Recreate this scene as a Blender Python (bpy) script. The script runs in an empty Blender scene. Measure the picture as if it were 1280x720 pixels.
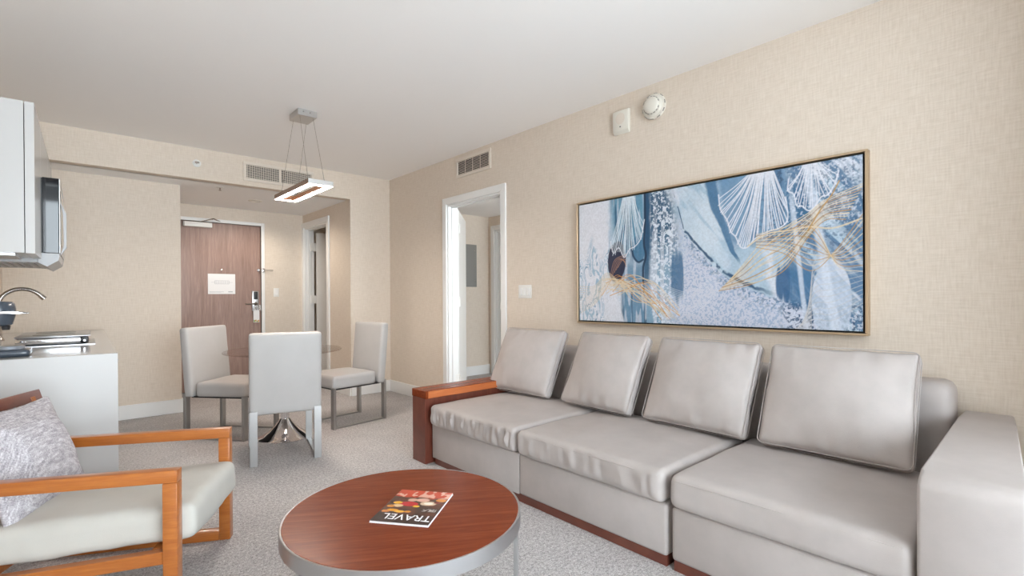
import bpy, bmesh, math, random
import numpy as np
from mathutils import Vector, Matrix, noise as mnoise
R = math.radians
SC = bpy.context.scene
COL = SC.collection

# ------------------------------------------------------------------ camera
F_PX, YAW, PITCH, ROLL, CY, CAM_H = 620.2, 0.7336, -0.0041, 0.0052, 373.7, 1.15
cam_d = bpy.data.cameras.new('camera')
cam = bpy.data.objects.new('camera', cam_d); COL.objects.link(cam)
cam_d.sensor_width = 36.0; cam_d.lens = F_PX / 1280 * 36.0
cam_d.shift_y = (CY - 360.0) / 1280.0
cam_d.clip_start = 0.02
cam.location = (0, 0, CAM_H)
fwd = Vector((math.sin(YAW) * math.cos(PITCH), math.cos(YAW) * math.cos(PITCH), math.sin(PITCH)))
q = fwd.to_track_quat('-Z', 'Y')
cam.rotation_euler = (q.to_matrix().to_4x4() @ Matrix.Rotation(-ROLL, 4, 'Z')).to_euler()
SC.camera = cam

# ------------------------------------------------------------------ world, window daylight, exposure
world = bpy.data.worlds.new('world'); SC.world = world; world.use_nodes = True
bg = world.node_tree.nodes['Background']
bg.inputs[0].default_value = (0.875, 0.94, 1.03, 1); bg.inputs[1].default_value = 11.8
SC.view_settings.view_transform = 'Standard'; SC.view_settings.look = 'None'
SC.view_settings.gamma = 1.0; SC.view_settings.use_curve_mapping = False
SC.view_settings.exposure = 0.40
SC.cycles.max_bounces = 16; SC.cycles.diffuse_bounces = 14; SC.cycles.glossy_bounces = 4
SC.cycles.transparent_max_bounces = 8
def portal(loc, sx, sz):
    l = bpy.data.lights.new('window_portal', 'AREA'); l.shape = 'RECTANGLE'; l.size = sx; l.size_y = sz
    l.cycles.is_portal = True
    o = bpy.data.objects.new('window_portal', l); COL.objects.link(o)
    o.location = loc; o.rotation_euler = (R(90), 0, 0)     # faces +Y
    return o

# room dimensions
XW, YB, H, YK, YE, HS, XH, XK = 2.986, 5.56, 2.595, 5.976, 7.11, 2.299, 2.479, 0.875
YF = -0.42                 # window wall
TH = R(1.41)              # the kitchen run is turned slightly
C0 = (0.204, 3.302, 0.0)    # front corner of the kitchen run
portal((.94, YF - 0.02, 1.295), 2.76, 2.49)
portal((4.60, YF - 0.02, 1.24), 2.0, 2.08)

# ------------------------------------------------------------------ materials
MATS = {}
def mat(name, color=(.8, .8, .8), rough=.5, metal=0., **kw):
    m = bpy.data.materials.new(name); m.use_nodes = True
    b = m.node_tree.nodes['Principled BSDF']
    b.inputs['Base Color'].default_value = (*color, 1); b.inputs['Roughness'].default_value = rough
    b.inputs['Metallic'].default_value = metal
    for k, v in kw.items():
        b.inputs[k].default_value = v
    MATS[name] = m
    return m
class NT:
    def __init__(s, m): s.t = m.node_tree; s.b = s.t.nodes['Principled BSDF']
    def n(s, typ, **kw):
        x = s.t.nodes.new(typ)
        for k, v in kw.items():
            if k.startswith('i_'): x.inputs[int(k[2:])].default_value = v
            else: setattr(x, k, v)
        return x
    def l(s, a, b): s.t.links.new(a, b)
    def coords(s, scale=(1, 1, 1), kind='Object', rot=(0, 0, 0)):
        tc = s.n('ShaderNodeTexCoord'); mp = s.n('ShaderNodeMapping')
        mp.inputs['Scale'].default_value = scale; mp.inputs['Rotation'].default_value = rot
        s.l(tc.outputs[kind], mp.inputs[0]); return mp.outputs[0]
    def noise(s, vec, scale=5, detail=3, rough=.5, dist=0):
        x = s.n('ShaderNodeTexNoise'); x.inputs['Scale'].default_value = scale; x.inputs['Detail'].default_value = detail
        x.inputs['Roughness'].default_value = rough; x.inputs['Distortion'].default_value = dist
        s.l(vec, x.inputs['Vector']); return x.outputs['Fac']
    def ramp(s, fac, stops):
        x = s.n('ShaderNodeValToRGB'); e = x.color_ramp.elements
        while len(e) < len(stops): e.new(.5)
        for el, (p, c) in zip(e, stops):
            el.position = p; el.color = (*c, 1) if len(c) == 3 else c
        s.l(fac, x.inputs[0]); return x.outputs[0]
    def mix(s, fac, a, b, mode='MIX'):
        x = s.n('ShaderNodeMix', data_type='RGBA', blend_type=mode)
        for sock, v in ((x.inputs[0], fac), (x.inputs[6], a), (x.inputs[7], b)):
            if isinstance(v, (int, float)): sock.default_value = v
            elif isinstance(v, tuple): sock.default_value = (*v, 1)
            else: s.l(v, sock)
        return x.outputs[2]
    def bump(s, height, strength=.2, dist=.002):
        x = s.n('ShaderNodeBump'); x.inputs['Strength'].default_value = strength; x.inputs['Distance'].default_value = dist
        s.l(height, x.inputs['Height']); s.l(x.outputs[0], s.b.inputs['Normal'])
    def color(s, c): s.l(c, s.b.inputs['Base Color'])

def wallpaper():
    m = mat('woven_wallpaper', rough=.75); t = NT(m)
    tc = t.n('ShaderNodeTexCoord'); sp = t.n('ShaderNodeSeparateXYZ'); t.l(tc.outputs['Object'], sp.inputs[0])
    ad = t.n('ShaderNodeMath', operation='ADD'); t.l(sp.outputs[0], ad.inputs[0]); t.l(sp.outputs[1], ad.inputs[1])
    def vec(a, b):
        m1 = t.n('ShaderNodeMath', operation='MULTIPLY', i_1=a); m2 = t.n('ShaderNodeMath', operation='MULTIPLY', i_1=b)
        t.l(ad.outputs[0], m1.inputs[0]); t.l(sp.outputs[2], m2.inputs[0])
        c = t.n('ShaderNodeCombineXYZ'); t.l(m1.outputs[0], c.inputs[0]); t.l(m2.outputs[0], c.inputs[1]); return c.outputs[0]
    warp = t.noise(vec(12, 150), 1, 2); weft = t.noise(vec(150, 12), 1, 2); fine = t.noise(vec(300, 300), 1, 1)
    ad2 = t.mix(.5, t.ramp(warp, [(.3, (0, 0, 0)), (.7, (1, 1, 1))]), t.ramp(weft, [(.3, (0, 0, 0)), (.7, (1, 1, 1))]))
    f = t.mix(.25, ad2, fine)
    t.color(t.ramp(f, [(.15, (.63, .545, .455)), (.5, (.69, .605, .515)), (.85, (.74, .66, .575))]))
    t.bump(f, .25, .0015)
    return m
wallpaper()
m = mat('ceiling_paint', (.90, .89, .88), .85); t = NT(m); t.bump(t.noise(t.coords(), 180, 2), .06, .001)
mat('soffit_paint', (.84, .84, .84), .8)
mat('baffle_concrete', (.30, .29, .28), .9)
mat('white_trim', (.80, .80, .79), .4)
mat('white_door', (.80, .79, .77), .4)
mat('gap_dark', (.06, .04, .035), .8)
def carpet():
    m = mat('carpet', rough=.95); t = NT(m); v = t.coords()
    big = t.noise(v, 5, 3); mid = t.noise(v, 62, 2, .75); fine = t.noise(v, 150, 2, .85)
    f = t.mix(.6, mid, fine)
    base = t.ramp(f, [(.36, (.22, .205, .205)), (.5, (.465, .445, .44)), (.63, (.72, .70, .695))])
    tint = t.ramp(big, [(.35, (.92, .91, .92)), (.65, (1.0, 1.0, 1.0))])
    t.color(t.mix(1., base, tint, 'MULTIPLY')); t.bump(f, .7, .006)
carpet()
def wood(name, dark, mid, light, rough, grain=(1.2, 22, 22), coat=.0, dist=1.2, spec=.5):
    m = mat(name, rough=rough); t = NT(m)
    v = t.coords(grain)
    g = t.noise(v, 2.2, 5, .6, dist); fine = t.noise(t.coords(tuple(k * 5 for k in grain)), 2.5, 3, .6)
    f = t.mix(.35, g, fine)
    t.color(t.ramp(f, [(.3, dark), (.52, mid), (.72, light)]))
    t.bump(fine, .08, .001)
    t.b.inputs['Coat Weight'].default_value = coat; t.b.inputs['Coat Roughness'].default_value = .12
    return m
wood('cherry_top', (.135, .023, .008), (.205, .041, .013), (.28, .068, .024), .27, (1.0, 16, 16), .0)
MATS['cherry_top'].node_tree.nodes['Principled BSDF'].inputs['Specular IOR Level'].default_value = .1
wood('cherry_dark', (.10, .026, .016), (.15, .040, .024), (.20, .062, .034), .32, (18, 1.2, 1.2), .3)
wood('cherry_lip', (.42, .11, .03), (.52, .15, .045), (.62, .21, .07), .32, (1.2, 18, 18), .3)
wood('honey_wood', (.29, .078, .014), (.38, .118, .021), (.47, .165, .034), .28, (1.5, 20, 20), .4)
wood('door_veneer', (.20, .118, .09), (.285, .178, .142), (.38, .255, .21), .42, (9, 1, .55), .1, 1.6)
def leather(name, c, rough=.42, var=.06, bump=.10):
    m = mat(name, rough=rough); t = NT(m); v = t.coords()
    f = t.noise(v, 6, 4, .6)
    lo = tuple(k * (1 - var) for k in c); hi = tuple(min(1, k * (1 + var)) for k in c)
    t.color(t.ramp(f, [(.3, lo), (.7, hi)]))
    g = t.mix(.6, t.noise(v, 14, 4, .6, .6), t.noise(v, 350, 2, .5))
    t.bump(g, bump * 2, .003); t.b.inputs['Specular IOR Level'].default_value = .28
    return m
leather('greige_leather', (.455, .415, .40), .50)
leather('pillow_leather', (.465, .425, .41), .56, .07, .16)
leather('chair_leather', (.44, .425, .415), .42, .03, .05)
m = leather('cream_fabric', (.49, .475, .44), .8, .03, .12)
def tweed():
    m = mat('lilac_tweed', rough=.95); t = NT(m)
    a = t.noise(t.coords((30, 260, 260)), 1, 2); b = t.noise(t.coords((260, 30, 30)), 1, 2)
    f = t.mix(.5, a, b)
    t.color(t.ramp(f, [(.34, (.235, .215, .235)), (.5, (.40, .375, .395)), (.64, (.60, .58, .60))])); t.bump(f, .5, .002)
tweed()
def brushed(name, c=(.62, .61, .60), rough=.28, sc=(700, 700, 700)):
    m = mat(name, c, rough, 1.0); t = NT(m)
    f = t.noise(t.coords(sc), 1, 1)
    r = t.ramp(f, [(.3, (rough * .88,) * 3), (.7, (rough * 1.12,) * 3)]); t.l(r, t.b.inputs['Roughness'])
    return m
brushed('brushed_steel', (.52, .52, .53), .34); brushed('leg_steel', (.42, .415, .41), .38); brushed('satin_aluminium', (.55, .54, .53), .34)
mat('chrome', (.80, .80, .82), .06, 1.0)
mat('nickel', (.42, .39, .36), .2, 1.0)
mat('black_plastic', (.015, .015, .017), .35)
mat('dark_slate', (.055, .068, .088), .22)
mat('machine_grey', (.30, .33, .38), .2, .6)
mat('white_plastic', (.78, .77, .74), .4)
mat('ivory_plastic', (.72, .69, .62), .45)
mat('ivory_dark', (.30, .28, .25), .6)
mat('vent_paint', (.70, .63, .55), .5)
mat('vent_dark', (.035, .032, .03), .9)
mat('gloss_white', (.50, .495, .49), .22, **{'Specular IOR Level': .25})
mat('quartz', (.46, .46, .46), .12)
mat('pale_grey', (.42, .42, .43), .4)
mat('black_glass', (.012, .013, .016), .04)
mat('gold_frame', (.56, .43, .29), .35, .75)
mat('black_gap', (.012, .012, .014), .6)
mat('paper', (.78, .78, .79), .6)
mat('ink_grey', (.42, .44, .47), .7)
mat('grey_metal', (.30, .295, .28), .45, .2)
mat('green_print', (.25, .36, .12), .5)
mat('orange_print', (.62, .30, .06), .5)
mat('reflected_brown', (.30, .19, .145), .35, .5)  # brown door reflection on the pendant's long sides, put into the colour
mat('copper_inside', (.55, .27, .15), .3, .6)
m = mat('led_diffuser', (1, .95, .9), .4)
b = m.node_tree.nodes['Principled BSDF']; b.inputs['Emission Color'].default_value = (1, .90, .80, 1); b.inputs['Emission Strength'].default_value = 85
def glassy(name, tint, gloss=.10):
    m = bpy.data.materials.new(name); m.use_nodes = True; t = m.node_tree; t.nodes.clear()
    o = t.nodes.new('ShaderNodeOutputMaterial'); tr = t.nodes.new('ShaderNodeBsdfTransparent'); gl = t.nodes.new('ShaderNodeBsdfGlossy')
    tr.inputs[0].default_value = (*tint, 1); gl.inputs['Roughness'].default_value = .03
    lwn = t.nodes.new('ShaderNodeLayerWeight'); lwn.inputs[0].default_value = .5
    pw = t.nodes.new('ShaderNodeMath'); pw.operation = 'POWER'; pw.inputs[1].default_value = 5; t.links.new(lwn.outputs['Facing'], pw.inputs[0])
    fr = t.nodes.new('ShaderNodeMath'); fr.operation = 'MULTIPLY_ADD'; fr.inputs[1].default_value = .8; fr.inputs[2].default_value = .04; t.links.new(pw.outputs[0], fr.inputs[0])
    mx = t.nodes.new('ShaderNodeMixShader'); t.links.new(fr.outputs[0], mx.inputs[0]); t.links.new(tr.outputs[0], mx.inputs[1]); t.links.new(gl.outputs[0], mx.inputs[2])
    t.links.new(mx.outputs[0], o.inputs[0]); MATS[name] = m
glassy('window_glass', (.96, .98, .97)); glassy('table_glass', (.90, .85, .82))
def vcol(name, rough=.5, coat=0.):
    m = mat(name, rough=rough, **{'Coat Weight': coat}); t = NT(m)
    a = t.n('ShaderNodeVertexColor', layer_name='print'); t.color(a.outputs[0]); return m
vcol('canvas_print', .55); vcol('cover_print', .25, .3)

# ------------------------------------------------------------------ helpers
def link(name, me, m, parent=None):
    o = bpy.data.objects.new(name, me); COL.objects.link(o)
    if m: me.materials.append(MATS[m] if isinstance(m, str) else m)
    if parent is not None: o.parent = parent
    return o
def tag(o, label=None, cat=None, group=None, kind=None):
    if label: o['label'] = label
    if cat: o['category'] = cat
    if group: o['group'] = group
    if kind: o['kind'] = kind
    return o
def thing(name, label, cat, loc=(0, 0, 0), rz=0., group=None, kind=None):
    o = bpy.data.objects.new(name, None); COL.objects.link(o); o.empty_display_size = .1
    o.location = loc; o.rotation_euler = (0, 0, rz)
    return tag(o, label, cat, group, kind)
def obj(name, bm, m, parent=None, bevel=0., seg=2, smooth=True, angle=35, xf=None):
    if bevel > 0:
        bmesh.ops.bevel(bm, geom=list(bm.edges), offset=bevel, segments=seg, affect='EDGES', profile=.5, clamp_overlap=True)
    if xf is not None: bm.transform(xf)
    bmesh.ops.recalc_face_normals(bm, faces=bm.faces)
    me = bpy.data.meshes.new(name); bm.to_mesh(me); bm.free()
    if smooth:
        me.polygons.foreach_set('use_smooth', [True] * len(me.polygons)); me.set_sharp_from_angle(angle=R(angle))
    return link(name, me, m, parent)
def bx(bm, x0, x1, y0, y1, z0, z1):
    v = [bm.verts.new((x, y, z)) for x in (x0, x1) for y in (y0, y1) for z in (z0, z1)]
    for f in ((0, 1, 3, 2), (4, 6, 7, 5), (0, 4, 5, 1), (2, 3, 7, 6), (0, 2, 6, 4), (1, 5, 7, 3)): bm.faces.new([v[i] for i in f])
    return bm
def box(*b):
    bm = bmesh.new()
    for k in b: bx(bm, *k)
    return bm
def bar(a, b, w, h, up=(0, 0, 1)):
    """square bar from a to b, w across, h along up"""
    a, b = Vector(a), Vector(b); d = (b - a).normalized(); s = d.cross(Vector(up)).normalized(); u = s.cross(d)
    bm = bmesh.new(); v = []
    for p in (a, b):
        for i, j in ((-1, -1), (1, -1), (1, 1), (-1, 1)): v.append(bm.verts.new(p + s * i * w / 2 + u * j * h / 2))
    for f in ((3, 2, 1, 0), (4, 5, 6, 7), (0, 1, 5, 4), (1, 2, 6, 5), (2, 3, 7, 6), (3, 0, 4, 7)): bm.faces.new([v[i] for i in f])
    return bm
def tube(pts, r, seg=10, bm=None, closed=False, taper=None):
    bm = bm or bmesh.new(); pts = [Vector(p) for p in pts]; n = len(pts); rings = []; s = None
    for i, p in enumerate(pts):
        a = pts[(i - 1) % n] if (closed or i) else pts[0]; c = pts[(i + 1) % n] if (closed or i < n - 1) else pts[-1]
        d = (c - a).normalized()
        if s is None: s = d.cross(Vector((0, 0, 1)) if abs(d.z) < .9 else Vector((1, 0, 0))).normalized()
        else: s = (s - d * s.dot(d)).normalized()
        u = s.cross(d); rr = r if taper is None else r * taper[i]
        rings.append([bm.verts.new(p + (s * math.cos(2 * math.pi * k / seg) + u * math.sin(2 * math.pi * k / seg)) * rr) for k in range(seg)])
    for i in range(n if closed else n - 1):
        A, B = rings[i], rings[(i + 1) % n]
        for k in range(seg): bm.faces.new((A[k], A[(k + 1) % seg], B[(k + 1) % seg], B[k]))
    if not closed:
        bm.faces.new(rings[0][::-1]); bm.faces.new(rings[-1])
    return bm
def lathe(prof, seg=48, bm=None):
    bm = bm or bmesh.new(); rings = []
    for r, z in prof:
        if r < 1e-6: rings.append([bm.verts.new((0, 0, z))])
        else: rings.append([bm.verts.new((r * math.cos(2 * math.pi * k / seg), r * math.sin(2 * math.pi * k / seg), z)) for k in range(seg)])
    for A, B in zip(rings, rings[1:]):
        for k in range(seg):
            if len(A) == 1 and len(B) == 1: continue
            if len(A) == 1: bm.faces.new((A[0], B[k], B[(k + 1) % seg]))
            elif len(B) == 1: bm.faces.new((A[k], A[(k + 1) % seg], B[0]))
            else: bm.faces.new((A[k], A[(k + 1) % seg], B[(k + 1) % seg], B[k]))
    for e, rr in ((rings[0], prof[0][0]), (rings[-1], prof[-1][0])):
        if len(e) > 1: bm.faces.new(e)
    return bm
def prism(poly, depth, axis='y'):
    """poly of (a, b) extruded; axis y: (x, z) profile along y"""
    bm = bmesh.new(); n = len(poly)
    def P(a, b, t): return {'y': (a, t, b), 'x': (t, a, b), 'z': (a, b, t)}[axis]
    A = [bm.verts.new(P(a, b, depth[0])) for a, b in poly]; B = [bm.verts.new(P(a, b, depth[1])) for a, b in poly]
    bm.faces.new(A); bm.faces.new(B[::-1])
    for i in range(n): bm.faces.new((A[i], B[i], B[(i + 1) % n], A[(i + 1) % n]))
    return bm
def soft_box(sx, sy, sz, r=.03, n=(22, 22, 6), crown=(0, 0), pinch=0., amp=.0, scale=5., seed=0, fn=None):
    """cushion: a rounded box whose broad z faces bulge by crown=(top, bottom); pinch narrows the rim thickness to the corners"""
    bm = bmesh.new(); h = (sx / 2, sy / 2, sz / 2); idx = {}
    def sp(i, k):
        t = -1 + 2 * i / n[k]; return math.copysign(1 - (1 - abs(t)) ** 1.35, t) if k < 2 else t
    def vert(i, j, k):
        if (i, j, k) in idx: return idx[i, j, k]
        u, v, w = sp(i, 0), sp(j, 1), sp(k, 2)
        p = Vector((u * h[0], v * h[1], w * h[2]))
        rr = min(r, h[2] * .999)
        inn = Vector([max(-h[a] + rr, min(h[a] - rr, p[a])) for a in range(3)]); d = p - inn
        if d.length > 1e-9: p = inn + d.normalized() * rr
        bl = max(0, 1 - abs(u) ** 2.4) * max(0, 1 - abs(v) ** 2.4)
        if pinch: p.z *= 1 - pinch * (1 - max(0, (1 - abs(u) ** 3) * (1 - abs(v) ** 3)) ** .5)
        p.z += (crown[0] if w > 0 else -crown[1]) * bl * abs(w)
        if amp:
            q = Vector((p.x, p.y, p.z)) * scale + Vector((seed * 7.3, seed * 3.1, seed * 1.7))
            p += amp * mnoise.noise_vector(q) + amp * .45 * mnoise.noise_vector(q * 2.6)
        if fn: p = Vector(fn(p, u, v, w))
        idx[i, j, k] = bm.verts.new(p); return idx[i, j, k]
    def face(f, a, b):
        for i in range(a):
            for j in range(b): bm.faces.new((f(i, j), f(i + 1, j), f(i + 1, j + 1), f(i, j + 1)))
    face(lambda i, j: vert(i, j, n[2]), n[0], n[1]); face(lambda i, j: vert(i, j, 0), n[0], n[1])
    face(lambda i, j: vert(i, 0, j), n[0], n[2]); face(lambda i, j: vert(i, n[1], j), n[0], n[2])
    face(lambda i, j: vert(0, i, j), n[1], n[2]); face(lambda i, j: vert(n[0], i, j), n[1], n[2])
    return bm
def rim_points(sx, sy, z, r=.03, per=14):
    pts = []
    for cx, cy, a0 in ((1, 1, 0), (-1, 1, 90), (-1, -1, 180), (1, -1, 270)):
        for k in range(5):
            a = R(a0 + 90 * k / 4); pts.append((cx * (sx / 2 - r) + r * math.cos(a), cy * (sy / 2 - r) + r * math.sin(a), z))
    return pts
def dup(root, loc, rz, label=None):
    def rec(o, par):
        c = o.copy(); COL.objects.link(c); c.parent = par
        for ch in list(o.children): rec(ch, c)
        return c
    r = rec(root, None); r.location = loc; r.rotation_euler = (0, 0, rz)
    if label: r['label'] = label
    return r
def struct(name, bm, m, label, cat, parent=None, **kw):
    o = obj(name, bm, m, parent, smooth=kw.pop('smooth', False), **kw)
    if parent is None: tag(o, label, cat, kind='structure')
    return o

# ------------------------------------------------------------------ room shell
W = .12
struct('floor', box((-.85, 6.3, -.8, 7.4, -.12, 0)), 'carpet', 'grey speckled looped carpet over the whole room', 'floor')
struct('ceiling', box((-.85, XW + W, YF - .1, YB + .02, H, H + .1)), 'ceiling_paint', 'smooth white ceiling above the sofa and dining area', 'ceiling')
struct('ceiling_soffit', box((-.85, XH + .02, YB + .10, YE + .02, HS, HS + .1)), 'soffit_paint', 'lower white ceiling over the entry hall', 'ceiling')
D3 = (3.449, 4.317, 2.115)                                      # bedroom door opening y0 y1 top
struct('wall_right', box((XW, XW + W, YF, D3[0], 0, H), (XW, XW + W, D3[1], YB + .12, 0, H), (XW, XW + W, D3[0], D3[1], D3[2], H)),
       'woven_wallpaper', 'long beige woven wallpaper wall behind the sofa', 'wall')
struct('wall_back', box((-.85, XW, YB, YB + .12, HS, H), (XH, XW, YB, YB + .12, 0, HS)), 'woven_wallpaper',
       'beige wallpaper bulkhead and pier framing the entry hall', 'wall')
struct('wall_kitchen', box((-.85, XK, YK, YE + .15, 0, HS)), 'woven_wallpaper', 'beige wallpaper wall at the end of the kitchen counter', 'wall')
DE = (.985, 1.936, 2.102)
struct('wall_entry', box((XK, DE[0], YE, YE + .15, 0, HS), (DE[1], XH, YE, YE + .15, 0, HS), (DE[0], DE[1], YE, YE + .15, DE[2], HS),
       (DE[0], DE[1], YE + .07, YE + .15, 0, DE[2])), 'woven_wallpaper', 'beige wallpaper wall around the wooden entry door', 'wall')
D2 = (6.236, 7.047, 2.115)
struct('wall_hall_right', box((XH, XH + W, YB + .12, D2[0], 0, HS), (XH, XH + W, D2[1], YE + .15, 0, HS), (XH, XH + W, D2[0], D2[1], D2[2], HS)),
       'woven_wallpaper', 'beige side wall of the entry hall with a white door', 'wall')
lw = box((-.78, -.66, -3.9, 2.67, 0, H))
struct('wall_left', lw, 'woven_wallpaper', 'beige wall behind the kitchen run', 'wall', xf=Matrix.Translation(C0) @ Matrix.Rotation(-TH, 4, 'Z'))
WIN = (-.44, 2.32, .05, 2.54)
struct('wall_front', box((-.85, WIN[0], YF - .12, YF, 0, H), (WIN[1], 3.18, YF - .12, YF, 0, H), (WIN[0], WIN[1], YF - .12, YF, 0, WIN[2]), (WIN[0], WIN[1], YF - .12, YF, WIN[3], H),
       (5.60, 6.3, YF - .12, YF, 0, 2.5), (3.18, 3.60, YF - .12, YF, 0, 2.5), (3.60, 5.60, YF - .12, YF, 0, .2), (3.60, 5.60, YF - .12, YF, 2.28, 2.5)),
       'woven_wallpaper', 'window wall behind the viewer', 'wall')
def window(name, x0, x1, z0, z1, n, label):
    w = thing(name, label, 'window', (0, 0, 0), kind='structure')
    fr = obj('window_frame', box((x0, x1, YF - .09, YF - .03, z0, z0 + .05), (x0, x1, YF - .09, YF - .03, z1 - .05, z1), (x0, x0 + .05, YF - .09, YF - .03, z0 + .05, z1 - .05), (x1 - .05, x1, YF - .09, YF - .03, z0 + .05, z1 - .05)), 'satin_aluminium', w)
    for k in range(1, n):
        xm = x0 + (x1 - x0) * k / n
        obj('mullion', box((xm - .025, xm + .025, YF - .09, YF - .03, z0 + .05, z1 - .05)), 'satin_aluminium', w)
    for k in range(n):
        a = x0 + (x1 - x0) * k / n + .025; c = x0 + (x1 - x0) * (k + 1) / n - .025
        obj('pane', box((a, c, YF - .063, YF - .057, z0 + .05, z1 - .05)), 'window_glass', w)
window('window_1', WIN[0], WIN[1], WIN[2], WIN[3], 3, 'wide window wall lighting the living room')
window('bedroom_fill_window', 3.60, 5.60, .2, 2.28, 2, 'added unseen bedroom window lighting the vestibule')  # unseen window, added and sized to brighten the vestibule
# added unseen balcony, blocks oblique daylight at the living room window
BD = YF - .12 - 2.0
struct('floor_light_baffle', box((-.85, 3.15, BD, YF - .12, -.2, -.04)), 'baffle_concrete', 'added balcony floor outside the window, unseen light baffle', 'floor')
struct('ceiling_light_baffle', box((-.85, 3.15, BD, YF - .12, H, H + .18)), 'baffle_concrete', 'added balcony slab above the window, unseen light baffle', 'ceiling')
struct('wall_light_baffle_left', box((-.85, -.6, BD, YF - .12, -.04, H)), 'baffle_concrete', 'added left balcony partition, unseen light baffle', 'wall')
struct('wall_light_baffle_right', box((2.95, 3.15, BD, YF - .12, -.04, H)), 'baffle_concrete', 'added right balcony partition, unseen light baffle', 'wall')
# bedroom vestibule seen through the open door
VX, VY, VH = 4.76, 5.80, 2.35
struct('ceiling_vestibule', box((XW + W, 6.3, YF - .1, VY + .1, VH, VH + .1)), 'ceiling_paint', 'white ceiling of the room behind the open door', 'ceiling')
struct('wall_vestibule_back', box((XW + W, VX + .12, VY, VY + .1, 0, VH)), 'woven_wallpaper', 'beige wall with a grey panel box beyond the open door', 'wall')
D4 = (4.83, 5.66, 2.14)
struct('wall_vestibule_side', box((VX, VX + .12, 4.4, D4[0], 0, VH), (VX + .12, 6.15, 4.4, 4.5, 0, VH), (6.15, 6.27, YF, 4.5, 0, VH), (VX, VX + .12, D4[1], VY, 0, VH), (VX, VX + .12, D4[0], D4[1], D4[2], VH)),
       'woven_wallpaper', 'beige side wall beyond the open door', 'wall')
struct('wall_light_block', box((VX + .12, 6.0, D4[0] - .2, D4[0] - .1, 0, VH), (VX + .12, 6.0, VY, VY + .1, 0, VH), (5.9, 6.0, D4[0] - .1, VY, 0, VH), (6.0, 6.05, D4[0] - .2, VY + .1, 0, VH)), 'woven_wallpaper', 'added box blocking outside light behind the far door frame', 'wall')  # closed box added to stop outside light entering at the far door
# bathroom behind hall door
struct('wall_bathroom', box((4.0, 4.1, VY + .1, YE + .15, 0, 2.4), (XH + W, 4.0, YE + .15, YE + .25, 0, 2.4), (XH, 4.1, VY + .1, YE + .25, 2.4, 2.5), (XH + W, 4.1, VY + .09, VY + .1, 0, 2.4)),
       'woven_wallpaper', 'dim beige room behind the half open hall door', 'wall')

# baseboards
BB, BT = .137, .016
def base(name, *b, label): return struct(name, box(*b), 'white_trim', label, 'baseboard', bevel=.003, seg=1)
base('baseboard_right', (XW - BT, XW, D3[1] + .07, YB - BT, 0, BB), label='white baseboard between the open door and the room corner')
base('baseboard_right', (XW - BT, XW, YF, D3[0] - .07, 0, BB), label='white baseboard along the wall behind the sofa')
base('baseboard_back', (XH, XW, YB - BT, YB, 0, BB), label='white baseboard at the foot of the narrow pier')
base('baseboard_kitchen', (.285, XK + BT, YK - BT, YK, 0, BB), label='white baseboard right of the kitchen counter')
base('baseboard_hall_left', (XK, XK + BT, YK, YE - BT, 0, BB), label='white baseboard on the left side of the entry hall')
base('baseboard_hall_right', (XH - BT, XH, YB, D2[0] - .07, 0, BB), label='white baseboard on the right side of the entry hall')
base('baseboard_entry', (DE[1] + .04, XH - BT, YE - BT, YE, 0, BB), label='white baseboard right of the entry door')
base('baseboard_vestibule', (XW + W, VX, VY - BT, VY, 0, BB), label='white baseboard seen through the open door')

# ------------------------------------------------------------------ doors
def casing_x(root, x, side, y0, y1, zt, w=.07, d=.02, jamb=W):
    """door casing on a wall plane x=const; side -1: casing stands towards -x. Mitred profile pieces, jambs and stops"""
    def piece(nm, poly, t):     # poly in (y, z)
        a, b2 = sorted((x, x + side * t)); return obj(nm, prism(poly, (a, b2), 'x'), 'white_trim', root, bevel=.003, seg=1, smooth=False)
    piece('casing', [(y0 - w, 0), (y0, 0), (y0, zt), (y0 - w, zt + w)], d)
    piece('casing', [(y1, 0), (y1 + w, 0), (y1 + w, zt + w), (y1, zt)], d)
    piece('casing', [(y0, zt), (y1, zt), (y1 + w, zt + w), (y0 - w, zt + w)], d)
    a, b2 = sorted((x - side * jamb, x + side * .002)); j = .018
    obj('jamb', box((a, b2, y0 - .001, y0 + j, 0, zt)), 'white_trim', root, smooth=False)
    obj('jamb', box((a, b2, y1 - j, y1 + .001, 0, zt)), 'white_trim', root, smooth=False)
    obj('jamb', box((a, b2, y0 + j, y1 - j, zt - j, zt + .001)), 'white_trim', root, smooth=False)
    m0 = x - side * jamb * .62; s0, s1 = sorted((m0, m0 + side * .035))
    obj('door_stop', box((s0, s1, y1 - j - .012, y1 - j, 0, zt - j), (s0, s1, y0 + j, y0 + j + .012, 0, zt - j), (s0, s1, y0 + j, y1 - j, zt - j - .012, zt - j)), 'white_trim', root, smooth=False)
def leaf(root, hinge, ang, width, height, thick=.04, zs=(.25, 1.05, 1.85), m='white_door'):
    """door leaf swung to direction ang (degrees from +x), hinged at hinge (x, y)"""
    X = Matrix.Translation((hinge[0], hinge[1], 0)) @ Matrix.Rotation(R(ang), 4, 'Z')
    l = obj('leaf', box((.004, width, 0, thick, .012, height)), m, root, bevel=.002, seg=1, smooth=False, xf=X)
    return l, X
d3 = thing('door_3', 'white framed bedroom door standing wide open beside the sofa', 'door', (0, 0, 0), kind='structure')
casing_x(d3, XW, -1, *D3)
l, X = leaf(d3, (XW + W + .012, D3[1] - .015), 48, .83, 2.08)
for z in (.28, 1.10, 1.88):
    obj('hinge', box((XW + W * .52, XW + W + .016, D3[1] - .024, D3[1] - .017, z - .05, z + .05)), 'white_plastic', d3)
    k = obj('hinge_knuckle', tube([(XW + W + .013, D3[1] - .027, z - .05), (XW + W + .013, D3[1] - .027, z + .05)], .008), 'white_plastic', d3)
d2 = thing('door_2', 'white hall door half open on the right of the entry hall', 'door', (0, 0, 0), kind='structure')
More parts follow.
